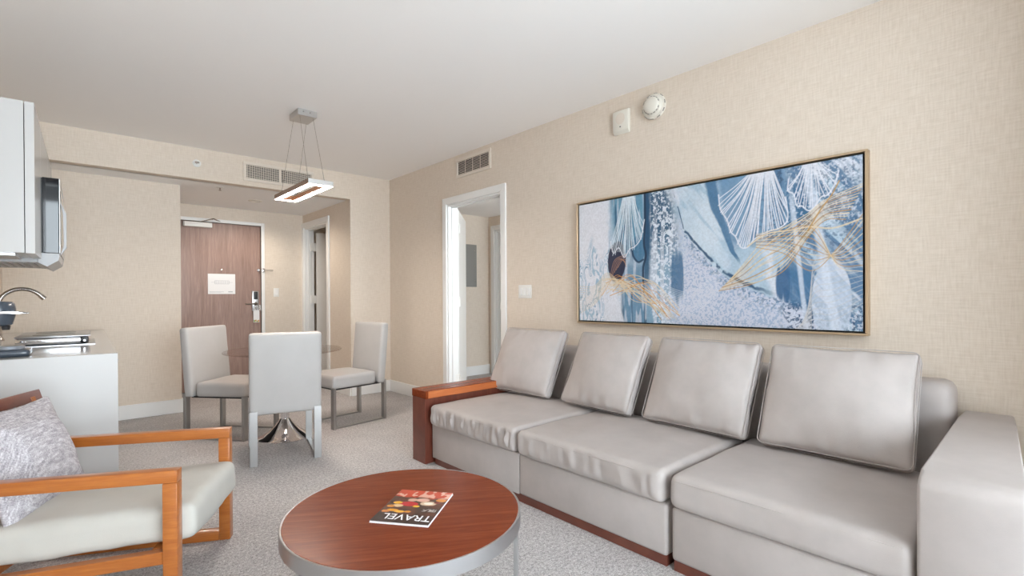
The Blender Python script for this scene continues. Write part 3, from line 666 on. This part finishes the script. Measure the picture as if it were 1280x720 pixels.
for k, (y0, y1) in enumerate(ys):
    x0, x1 = SX - .028, 2.66; z0, z1 = .272, .412
    o = obj('seat_cushion', soft_box(x1 - x0, y1 - y0 - .004, z1 - z0, .034, (30, (96, 84, 50)[k], 8), (.018, 0), 0, .004, 4.5, k + 1, wrinkle(k * 3.3 + 1, (.017, .009, .003)[k], (34, 22, 8)[k])), 'greige_leather', sofa,
            angle=60, xf=Matrix.Translation(((x0 + x1) / 2, (y0 + y1) / 2, (z0 + z1) / 2)))
    sx_, sy_ = x1 - x0, y1 - y0 - .004
    obj('seam', tube([(x0 + .004, y0 + .03 + (sy_ - .06) * q_ / 30, z1 - .022) for q_ in range(31)], .0016, 6), 'pillow_leather', o)
sb = soft_box(.205, 2.61, .50, .05, (8, 50, 16), (0, 0), 0, .003, 4, 9)
obj('backrest', sb, 'greige_leather', sofa, angle=60, xf=Matrix.Translation((2.8575, 1.612, .525)))
obj('back_base', box((2.735, 2.955, .31, 2.915, .03, .30)), 'greige_leather', sofa, bevel=.01)
# right arm: vertical front, top easing up towards the back
ap = [(1.845, .03), (1.845, .56), (1.852, .595), (1.875, .615), (1.93, .622), (2.72, .645), (2.93, .645), (2.955, .62), (2.955, .03)]
arm_bm = prism(ap, (.058, .287), 'y')
for v_ in arm_bm.verts:
    if v_.co.y < .1: v_.co.y = .058 + (v_.co.x - 1.845) * .0690      # outer side eases in towards the wall
obj('armrest', arm_bm, 'greige_leather', sofa, bevel=.012, seg=3, angle=50)
# wooden end shelf
es = thing_part = obj('end_panel', box((1.835, 2.955, 2.935, 3.10, 0, .452)), 'cherry_dark', sofa, bevel=.003, seg=1, smooth=False)
obj('shelf_top', box((1.832, 2.96, 2.918, 3.103, .452, .505)), 'cherry_top', sofa, bevel=.003, seg=1, smooth=False)
obj('shelf_lip', box((1.85, 2.95, 2.9145, 2.9185, .455, .502)), 'cherry_lip', sofa, smooth=False)
PIL = [(3.02, 2.41, 'first greige leather back cushion, next to the wooden end shelf'), (2.275, 1.72, 'second greige leather back cushion from the wooden end shelf'),
       (1.635, 1.05, 'third greige leather back cushion from the wooden end shelf'), (.985, .395, 'greige leather back cushion nearest the leather armrest')]
for k, (ya, yb, lab) in enumerate(PIL):
    w = ya - yb; hgt = .505
    root = thing('back_cushion', lab, 'cushion', (2.492, (ya + yb) / 2, .440), 0, 'loose back cushions on the sofa')
    X = Matrix.Rotation(R((2, -3, -1, 2)[k]), 4, 'Z') @ Matrix.Rotation(R(26.5), 4, 'Y') @ Matrix.Translation((0, 0, hgt / 2)) @ Matrix.Rotation(R(-90), 4, 'Y')
    # local of soft_box: x -> height, y -> width, z -> thickness (z + faces the room)
    def fn(p, u, v, w_, k=k):
        # corners poke out a little, edges draw in, folds run in from the rim
        ed = max(abs(u), abs(v)); p.x *= 1 - .030 * (1 - abs(v) ** 2) * (abs(u) ** 3); p.y *= 1 - .020 * (1 - abs(u) ** 2) * (abs(v) ** 3)
        s_ = mnoise.noise(Vector((p.y * 20 + k * 5, p.x * 4, k))) * max(0, abs(u) - .35) ** 1.2 * (1 - abs(v) ** 6)
        p.z += .020 * s_ * (1 if w_ > 0 else -1) * (abs(w_) > .5); return p
    c = obj('cover', soft_box(hgt, w, .075, .026, (34, 40, 6), (.058, .035), .12, .008, 5, k + 20, fn), 'pillow_leather', root, angle=70, xf=X)
    for zz in (.026, -.026):
        pts = [(x * (1 - .030 * (1 - (2 * y / w) ** 2) * abs(2 * x / hgt) ** 3), y * (1 - .02 * (1 - min(1, (2 * x / hgt) ** 2)) * abs(2 * y / w) ** 3), zz) for x, y, _ in rim_points(hgt, w, 0, .03)]
        fine = []
        for a, b_ in zip(pts, pts[1:] + pts[:1]):
            for q_ in range(4): fine.append(tuple(a[i] + (b_[i] - a[i]) * q_ / 4 for i in range(3)))
        obj('piping', tube(fine, .0021, 6, closed=True), 'pillow_leather', c, xf=X)

# ------------------------------------------------------------------ coffee table and magazine
CT = (.896, 1.567); CR = .41; CZ = .40
ct = thing('coffee_table', 'round cherry wood coffee table with a brushed metal rim', 'coffee table', (CT[0], CT[1], 0), R(-33))
obj('table_top', lathe([(0, CZ - .030), (CR - .006, CZ - .030), (CR - .006, CZ - .003), (CR - .009, CZ), (0, CZ)], 96), 'cherry_top', ct)
obj('rim', lathe([(CR - .006, CZ - .048), (CR, CZ - .048), (CR, CZ - .001), (CR - .002, CZ + .0005), (CR - .006, CZ - .001)], 96), 'brushed_steel', ct)
for a in (-15, 75, 165, 255):      # world: minus 33 turn
    X = Matrix.Rotation(R(a), 4, 'Z')
    obj('leg', box((CR - .022, CR - .008, -.022, .022, 0, CZ - .046)), 'brushed_steel', ct, bevel=.0015, seg=1, smooth=False, xf=X)
MC = ((.976 + 1.08 + .866 + .756) / 4, (1.717 + 1.536 + 1.385 + 1.553) / 4)
up = Vector((-.795, -.606, 0)).normalized(); rt = Vector((up.y, -up.x, 0))
mg = thing('magazine', 'glossy travel magazine with food cover lying on the coffee table', 'magazine', (MC[0], MC[1], CZ), math.atan2(rt.y, rt.x))
MWd, MHt, MT = .206, .27, .007
obj('pages', box((-MWd / 2 + .001, MWd / 2, -MHt / 2 + .001, MHt / 2 - .001, .001, MT - .001)), 'paper', mg, smooth=False)
obj('back_cover', box((-MWd / 2, MWd / 2 + .001, -MHt / 2, MHt / 2, 0, .001)), 'paper', mg, smooth=False)
def cover(nu, nv):
    U, V = np.meshgrid(np.linspace(0, 1, nu), np.linspace(0, 1, nv)); img = np.ones((nv, nu, 3)) * srgb(62, 34, 26)
    n = fbm(U * 9, V * 11, 31, 3); n2 = fbm(U * 5, V * 6, 32, 3); img = blend(img, srgb(120, 62, 42), .6 * ss(.45, .65, n))
    top = 1 - ss(.20, .28, V + .1 * (n2 - .5)); img = blend(img, srgb(206, 74, 48), .95 * top); img = blend(img, srgb(236, 190, 168), .75 * top * ss(.52, .6, fbm(U * 12, V * 12, 33, 2)))
    for (cu, cv, ru, rv, c) in ((.62, .45, .17, .075, (196, 34, 44)), (.28, .40, .15, .07, (226, 200, 170)), (.28, .40, .09, .04, (250, 244, 230)), (.42, .31, .13, .06, (226, 178, 160)), (.62, .32, .09, .05, (214, 170, 150)),
                                (.83, .43, .08, .04, (236, 176, 50)), (.78, .52, .09, .04, (232, 196, 150)), (.90, .55, .07, .035, (214, 140, 60)), (.46, .51, .06, .03, (236, 186, 60)), (.80, .66, .11, .04, (230, 160, 40)),
                                (.66, .69, .09, .035, (240, 180, 70)), (.90, .70, .08, .04, (206, 130, 66)), (.10, .28, .10, .05, (230, 150, 70)), (.14, .36, .07, .03, (120, 40, 36)), (.52, .68, .06, .03, (220, 150, 60))):
        d = ((U - cu) / ru) ** 2 + ((V - cv) / rv) ** 2 + (n - .5) * .8; img = blend(img, srgb(*c), .95 * (1 - ss(.8, 1.1, d)))
    img = blend(img, srgb(46, 34, 34), .85 * (1 - ss(.0, .02, np.abs(V - .60) - .055)) * (1 - ss(.36, .40, U)))
    for k in range(4): img = blend(img, srgb(228, 220, 214), .8 * (np.abs(V - (.635 - .022 * k)) < .0065) * (U > .06) * (U < (.30, .27, .31, .22)[k]) * ss(.36, .42, fbm(U * 60, V * 4, 40 + k, 1)))
    img = blend(img, srgb(52, 30, 28), ss(.74, .78, V)); return np.clip(img, 0, 1)
print_plane('cover', 84, 108, lambda u, v: (-MWd / 2 + MWd * u, -MHt / 2 + MHt * v, MT + .0001), cover(84, 108), 'cover_print', mg)
def lettering(txt, size, loc, parent, m, sx=1.):
    cu = bpy.data.curves.new('lettering', 'FONT'); cu.body = txt; cu.size = size; cu.extrude = .0002; cu.offset = .0004
    to = bpy.data.objects.new('lettering', cu); COL.objects.link(to)
    me = bpy.data.meshes.new_from_object(to.evaluated_get(bpy.context.evaluated_depsgraph_get())); bpy.data.objects.remove(to)
    me.transform(Matrix.Translation(loc) @ Matrix.Diagonal((sx, 1, 1, 1)))
    return link('title_lettering', me, m, parent)
lettering('TRAVEL', .058, (-MWd / 2 + .006, MHt / 2 - .062, MT + .0005), mg, 'paper', .86)

# ------------------------------------------------------------------ dining set
DT = (1.352, 4.325)
dt = thing('dining_table', 'round glass dining table on a chrome pedestal by the hall', 'dining table', (DT[0], DT[1], 0))
obj('glass_top', lathe([(0, .712), (.447, .712), (.450, .716), (.450, .720), (.447, .724), (0, .724)], 80), 'table_glass', dt)
obj('pedestal_base', lathe([(.215, 0), (.215, .006), (.21, .010), (.17, .024), (.12, .055), (.08, .095), (.052, .13), (.040, .15), (.036, .155)], 64), 'chrome', dt)
obj('column', lathe([(.033, .14), (.033, .69), (.05, .695), (.05, .70)], 32), 'chrome', dt)
obj('top_plate', lathe([(.13, .698), (.135, .704), (.135, .7115), (0, .7115)], 48), 'chrome', dt)
def dining_chair(label):
    c = thing('dining_chair', label, 'chair', (0, 0, 0), 0, 'leather dining chairs around the glass table')
    LX, LY = .262, .205
    obj('seat', soft_box(.44, .45, .115, .022, (18, 18, 6), (.012, 0), 0, .002, 6, 3), 'chair_leather', c, angle=60, xf=Matrix.Translation((.055, 0, .408)))
    X = Matrix.Translation((-.225, 0, .345)) @ Matrix.Rotation(R(-5), 4, 'Y') @ Matrix.Translation((0, 0, .283)) @ Matrix.Rotation(R(90), 4, 'Y')
    def fn(p, u, v, w): p.z += .012 * u * u * 0; return p
    b_ = obj('backrest', soft_box(.57, .465, .075, .022, (22, 18, 5), (.008, .010), 0, .0015, 5, 4), 'chair_leather', c, angle=60, xf=X)
    for s_ in (-1, 1):
        y0, y1 = sorted((s_ * LY - .024, s_ * LY + .024))
        obj('leg', box((-LX - .012, -LX + .012, y0, y1, 0, .375)), 'leg_steel', c, bevel=.001, seg=1, smooth=False)
        obj('leg', box((LX - .012, LX + .012, y0, y1, 0, .355)), 'leg_steel', c, bevel=.001, seg=1, smooth=False)
        obj('floor_rail', box((-LX + .012, LX - .012, s_ * LY - .014, s_ * LY + .014, 0, .012)), 'leg_steel', c, smooth=False)
    obj('seat_frame', box((-.22, .25, -.20, .20, .338, .352)), 'black_plastic', c, smooth=False)
    return c
c1 = dining_chair('pale leather dining chair seen from behind, nearest the viewer at the glass table')
c1.location = (1.210, 3.900, 0); c1.rotation_euler = (0, 0, R(76.7))
dup(c1, (1.965, 4.50, 0), R(-171.5), 'pale leather dining chair in side view, nearest the room corner')
dup(c1, (1.0625, 4.742, 0), R(-50.5), 'pale leather dining chair in front of the wooden entry door')
# pendant lamp
pl = thing('pendant_lamp', 'rectangular ring pendant lamp hanging on wires over the glass table', 'pendant lamp', (1.375, 3.955, 0))
LXh, LYh, LB, Z0, Z1 = .09, .385, .042, 1.962, 1.998
for b_ in ((-LXh, LXh, -LYh, -LYh + .004), (-LXh, LXh, LYh - .004, LYh), (-LXh, -LXh + .004, -LYh + .004, LYh - .004), (LXh - .004, LXh, -LYh + .004, LYh - .004)):
    obj('outer_frame', box((*b_, Z0, Z1)), 'satin_aluminium' if b_[1] - b_[0] > .1 else 'reflected_brown', pl, smooth=False)
for b_ in ((-LXh + LB, LXh - LB, -LYh + LB, -LYh + LB + .003), (-LXh + LB, LXh - LB, LYh - LB - .003, LYh - LB), (-LXh + LB, -LXh + LB + .003, -LYh + LB, LYh - LB), (LXh - LB - .003, LXh - LB, -LYh + LB, LYh - LB)):
    obj('inner_frame', box((*b_, Z0, Z1)), 'copper_inside', pl, smooth=False)
e_ = .004
rg = ((-LXh + e_, LXh - e_, -LYh + e_, -LYh + LB), (-LXh + e_, LXh - e_, LYh - LB, LYh - e_), (-LXh + e_, -LXh + LB, -LYh + LB, LYh - LB), (LXh - LB, LXh - e_, -LYh + LB, LYh - LB))
obj('top_cover', box(*[(*r_, Z1 - .004, Z1 - .001) for r_ in rg]), 'satin_aluminium', pl, smooth=False)
obj('diffuser', box(*[(*r_, Z0 - .001, Z0 + .006) for r_ in rg]), 'led_diffuser', pl, smooth=False)
cb = obj('canopy', box((-.052, .092, -.075, .118, 2.545, H - .001)), 'satin_aluminium', pl, bevel=.002, seg=1, smooth=False)
for yy in (.0, .05): obj('screw', tube([(-.052 + .04 + yy, -.075, 2.575), (-.052 + .04 + yy, -.079, 2.575)], .005, 8), 'nickel', cb)
for (ax, ay, cx, cy) in ((-.06, -.30, -.03, -.05), (.06, -.30, .07, -.05), (-.06, .30, -.03, .095), (.06, .30, .07, .095)):
    obj('cable', tube([(ax, ay, Z1), (cx, cy, 2.547)], .0013, 5), 'nickel', pl)

# ------------------------------------------------------------------ armchair and throw pillow
AC = (.296, 2.140, 0)
ac = thing('armchair', 'honey wood lounge armchair with cream seat cushion, left foreground', 'armchair', AC, R(-28.5))
T, AW, AH, BACK = .048, .64, .53, -.78
for y0 in (0, AW - T):
    y1 = y0 + T
    obj('armrest', box((BACK, 0, y0, y1, AH - .045, AH)), 'honey_wood', ac, bevel=.004, seg=2)
    obj('front_leg', box((-T, 0, y0, y1, .0, AH - .0445)), 'honey_wood', ac, bevel=.004, seg=2)
    obj('rear_leg', box((BACK, BACK + T, y0, y1, 0, AH - .0445)), 'honey_wood', ac, bevel=.004, seg=2)
    obj('floor_rail', box((BACK + T, -T, y0, y1, 0, .045)), 'honey_wood', ac, bevel=.004, seg=2)
    obj('seat_rail', bar((BACK + T, y0 + T / 2, .175), (-T, y0 + T / 2, .215), T * .8, .045), 'honey_wood', ac, bevel=.003, seg=1)
obj('cross_rail', box((-.10, -.06, T, AW - T, .185, .235)), 'honey_wood', ac, bevel=.003)
obj('cross_rail', box((-.66, -.62, T, AW - T, .16, .205)), 'honey_wood', ac, bevel=.003)
def cush(p, u, v, w):
    # front edge sags below the frame between the legs
    if u > .3 and w < .2: p.z -= .020 * (1 - v * v) * (u - .3) * (.2 - w) * .8
    return p
seat_w = AW - 2 * T - .006
obj('seat_cushion', soft_box(.68, seat_w, .135, .035, (30, 30, 8), (.022, 0), 0, .006, 7, 41, cush), 'cream_fabric', ac, angle=60,
    xf=Matrix.Translation((-.305, AW / 2, .300)) @ Matrix.Rotation(R(-3), 4, 'Y'))
b0, b1 = Vector((-.635, 0, .19)), Vector((-.785, 0, .722))
for y in (T + .02, AW - T - .02):
    obj('back_post', bar(b0 + Vector((0, y, 0)), b1 + Vector((0, y, 0)), .03, .036, (1, 0, .3)), 'honey_wood', ac, bevel=.003, seg=1)
dn = (b1 - b0).normalized()
obj('top_rail', bar(b1 + Vector((0, .01, 0)), b1 + Vector((0, AW - .01, 0)), .05, .032, (1, 0, .3)), 'cherry_dark', ac, bevel=.004)
for k in range(7):
    y = T + .08 + k * (AW - 2 * T - .16) / 6
    obj('back_slat', bar(b0 + Vector((0, y, 0)) + dn * .03, b1 + Vector((0, y, 0)) - dn * .025, .03, .012, (1, 0, .3)), 'honey_wood', ac)
tp = thing('throw_pillow', 'lilac grey tweed throw pillow leaning in the armchair', 'pillow', (0, 0, 0), 0)
ca, sa = math.cos(R(-28.5)), math.sin(R(-28.5))
lx, ly = -.555, .31
tp.location = (AC[0] + ca * lx - sa * ly, AC[1] + sa * lx + ca * ly, 0.346); tp.rotation_euler = (0, 0, R(-28.5))
X = Matrix.Rotation(R(-21), 4, 'Y') @ Matrix.Translation((0, 0, .20)) @ Matrix.Rotation(R(90), 4, 'Y')
def fnp(p, u, v, w):
    p.x *= 1 - .06 * (1 - v * v) * abs(u) ** 3; p.y *= 1 - .06 * (1 - u * u) * abs(v) ** 3
    p.z *= 1 - .75 * max(0, max(abs(u), abs(v)) - .55) / .45 * .9; return p
obj('cover', soft_box(.425, .47, .07, .02, (32, 32, 4), (.055, .045), 0, .006, 6, 51, fnp), 'lilac_tweed', tp, angle=80, xf=X)

# ------------------------------------------------------------------ kitchen run (local x outwards, y along the run)
def kthing(name, label, cat, x=0, y=0, z=0):
    v = Matrix.Rotation(-TH, 3, 'Z') @ Vector((x, y, 0)); return thing(name, label, cat, (C0[0] + v.x, C0[1] + v.y, z), -TH)
KT = .867                                   # worktop height
kc = kthing('kitchen_base_cabinet', 'white glossy kitchen base cabinets under the counter', 'cabinet')
obj('carcass', box((-.65, -.022, .036, 2.63, .10, .836)), 'gloss_white', kc, smooth=False)
obj('toe_kick', box((-.64, -.07, .036, 2.63, 0, .10)), 'gloss_white', kc, smooth=False)
for k in range(4):
    y0 = .04 + k * .648; d_ = obj('door', box((-.021, -.003, y0, y0 + .642, .105, .83)), 'gloss_white', kc, bevel=.001, seg=1, smooth=False)
    obj('handle', tube([(-.004, y0 + .5, .78), (.020, y0 + .5, .78), (.020, y0 + .58, .78), (-.004, y0 + .58, .78)], .004, 6), 'brushed_steel', d_)
ko = kthing('countertop', 'pale quartz countertop with a white waterfall end panel', 'countertop')
obj('slab', box((-.655, 0, .034, 2.645, KT - .03, KT)), 'quartz', ko, bevel=.0015, seg=1, smooth=False)
obj('end_panel', box((-.655, 0, 0, .0335, 0, KT)), 'gloss_white', ko, bevel=.001, seg=1, smooth=False)
UX, U0, U1, U2, U3 = -.308, .425, 1.10, 1.585, 1.824
UB, UT = 1.371, 2.095
ku = kthing('wall_cabinet', 'white glossy wall cabinet above the counter, nearest the viewer', 'cabinet', 0, 0, 0)
obj('carcass', box((-.655, UX - .037, 0, U0, UB + .002, UT)), 'gloss_white', ku, smooth=False)
obj('door', box((UX - .034, UX, 0, U0, UB, UT)), 'gloss_white', ku, bevel=.001, seg=1, smooth=False)
obj('under_light', box((-.62, -.38, .05, U0 - .05, UB - .010, UB + .003)), 'brushed_steel', ku, smooth=False)
km = kthing('wall_cabinet', 'short white wall cabinet above the microwave', 'cabinet')
obj('carcass', box((-.655, UX - .022, U0 + .003, U1, U3, UT)), 'gloss_white', km, smooth=False)
obj('door', box((UX - .02, UX, U0 + .003, U1, U3, UT)), 'gloss_white', km, bevel=.001, seg=1, smooth=False)
kf = kthing('wall_cabinet', 'white wall cabinet beyond the microwave', 'cabinet')
obj('carcass', box((-.655, UX - .022, U1 + .003, U2, UB, UT)), 'gloss_white', kf, smooth=False)
obj('door', box((UX - .02, UX, U1 + .003, U2, UB, UT)), 'gloss_white', kf, bevel=.001, seg=1, smooth=False)
mw = kthing('microwave', 'stainless microwave with curved handle mounted under the wall cabinet', 'microwave', 0, 0, 0)
MX, MB_, MT_ = -.235, 1.352, 1.821
obj('body', box((-.655, UX - .014, U0 + .003, U1 - .002, MB_, MT_)), 'pale_grey', mw, bevel=.003, smooth=False)
obj('gasket', box((UX - .0135, UX + .004, U0 + .006, U1 - .004, 1.405, MT_ - .004)), 'black_plastic', mw, smooth=False)
dr = obj('door', box((UX + .0045, MX, U0 + .003, U1 - .002, 1.405, MT_)), 'black_glass', mw, bevel=.003, seg=2, smooth=False)
obj('door_edge', box((MX + .0002, MX + .004, U0 + .003, U1 - .002, 1.405, MT_)), 'brushed_steel', dr, bevel=.001, seg=1, smooth=False)
obj('window', box((MX + .004, MX + .006, U0 + .06, U1 - .16, 1.46, 1.76)), 'black_glass', dr, smooth=False)
obj('bottom_chin', prism([(UX - .0135, MB_), (MX - .05, MB_ - .022), (MX - .004, MB_ + .014), (MX, MB_ + .03), (MX, 1.404), (UX - .0135, 1.404)], (U0 + .003, U1 - .002), 'y'), 'pale_grey', mw, smooth=False)
obj('handle', prism([(MX + .004, 1.70), (MX + .004, 1.69), (MX + .018, 1.62), (MX + .020, 1.45), (MX + .004, 1.405), (MX + .004, 1.395), (MX + .030, 1.44), (MX + .030, 1.63)], (U0 + .03, U0 + .055), 'y'), 'pale_grey', mw, bevel=.002, seg=1)
for k in range(8):
    obj('vent_slot', box((-.60 + k * .035, -.585 + k * .035, U0 + .06, U1 - .08, MB_ - .003, MB_ + .001)), 'grey_metal', mw, smooth=False)
# cooktop
ck = kthing('electric_cooktop', 'low chrome electric cooktop with a black knob on the counter', 'cooktop', -.268, 1.06, KT)
obj('base_plate', box((-.175, .186, -.28, .28, 0, .004)), 'brushed_steel', ck, smooth=False)
obj('body', soft_box(.335, .55, .05, .02, (10, 10, 6), (0, 0)), 'chrome', ck, angle=60, xf=Matrix.Translation((-.008, 0, .030)))
obj('top_plate', box((-.178, .164, -.278, .278, .052, .060)), 'brushed_steel', ck, bevel=.003)
for yy in (-.14, .14):
    obj('hotplate', lathe([(.10, .0595), (.10, .0625), (.094, .064), (0, .0635)], 40), 'grey_metal', ck, xf=Matrix.Translation((-.008, yy, 0)))
kn = obj('knob_housing', box((.116, .154, -.288, -.268, .010, .050)), 'black_plastic', ck, bevel=.005)
obj('knob', lathe([(.013, 0), (.012, .014), (.009, .016), (0, .016)], 20), 'black_plastic', ck, xf=Matrix.Translation((.135, -.287, .028)) @ ry)
obj('knob_cap', lathe([(.006, 0), (.005, .002), (0, .002)], 12), 'chrome', kn, xf=Matrix.Translation((.135, -.303, .028)) @ ry)
# faucet
fc = kthing('faucet', 'brushed gooseneck kitchen faucet arching over the counter', 'faucet', -.588, 1.64, KT)
arc = [(0, 0, .02), (0, 0, .17), (0, 0, .24)]
for k in range(1, 15):
    a = R(180 - k * 10.2); arc.append((.118 + .118 * math.cos(a), 0, .24 + .118 * math.sin(a)))
obj('spout', tube(arc, .014, 14), 'nickel', fc)
p1, p0 = Vector(arc[-1]), Vector(arc[-2]); dv = (p1 - p0).normalized()
obj('nozzle', tube([p1, p1 + dv * .034], .0165, 14), 'nickel', fc)
obj('base', lathe([(.030, 0), (.030, .006), (.022, .02), (.018, .03)], 28), 'nickel', fc)
obj('lever', tube([(0, -.016, .07), (0, -.035, .075), (.0, -.09, .11)], .006, 8), 'nickel', fc)
# coffee machine
cm = kthing('coffee_machine', 'dark blue grey single cup coffee machine with chrome lever at the counter end', 'coffee maker', -.462, .20, KT)
obj('base', soft_box(.25, .17, .036, .015, (10, 8, 4)), 'dark_slate', cm, angle=60, xf=Matrix.Translation((.0, 0, .018)))
obj('drip_tray', lathe([(.060, .030), (.064, .038), (.060, .052), (.052, .054), (0, .052)], 32), 'machine_grey', cm, xf=Matrix.Translation((.042, 0, 0)))
obj('column', prism([(-.07, .03), (-.004, .03), (-.012, .08), (-.026, .14), (-.10, .14)], (-.05, .05), 'y'), 'chrome', cm, bevel=.005)
obj('head', lathe([(0, .150), (.040, .150), (.056, .160), (.066, .20), (.068, .235), (.064, .262), (.056, .272), (0, .275)], 36), 'dark_slate', cm, xf=Matrix.Translation((.004, 0, 0)))
obj('head_panel', soft_box(.17, .142, .115, .03, (12, 10, 8)), 'machine_grey', cm, angle=60, xf=Matrix.Translation((-.075, 0, .212)))
obj('brew_spout', lathe([(.014, .132), (.018, .152), (0, .152)], 20), 'black_plastic', cm, xf=Matrix.Translation((.035, 0, 0)))
obj('lever', prism([(-.12, .214), (.06, .214), (.118, .212), (.122, .216), (.06, .226), (-.12, .228)], (-.077, .077), 'y'), 'chrome', cm, bevel=.002)
obj('water_tank', soft_box(.09, .14, .22, .02, (8, 8, 8)), 'machine_grey', cm, angle=60, xf=Matrix.Translation((-.165, 0, .13)))
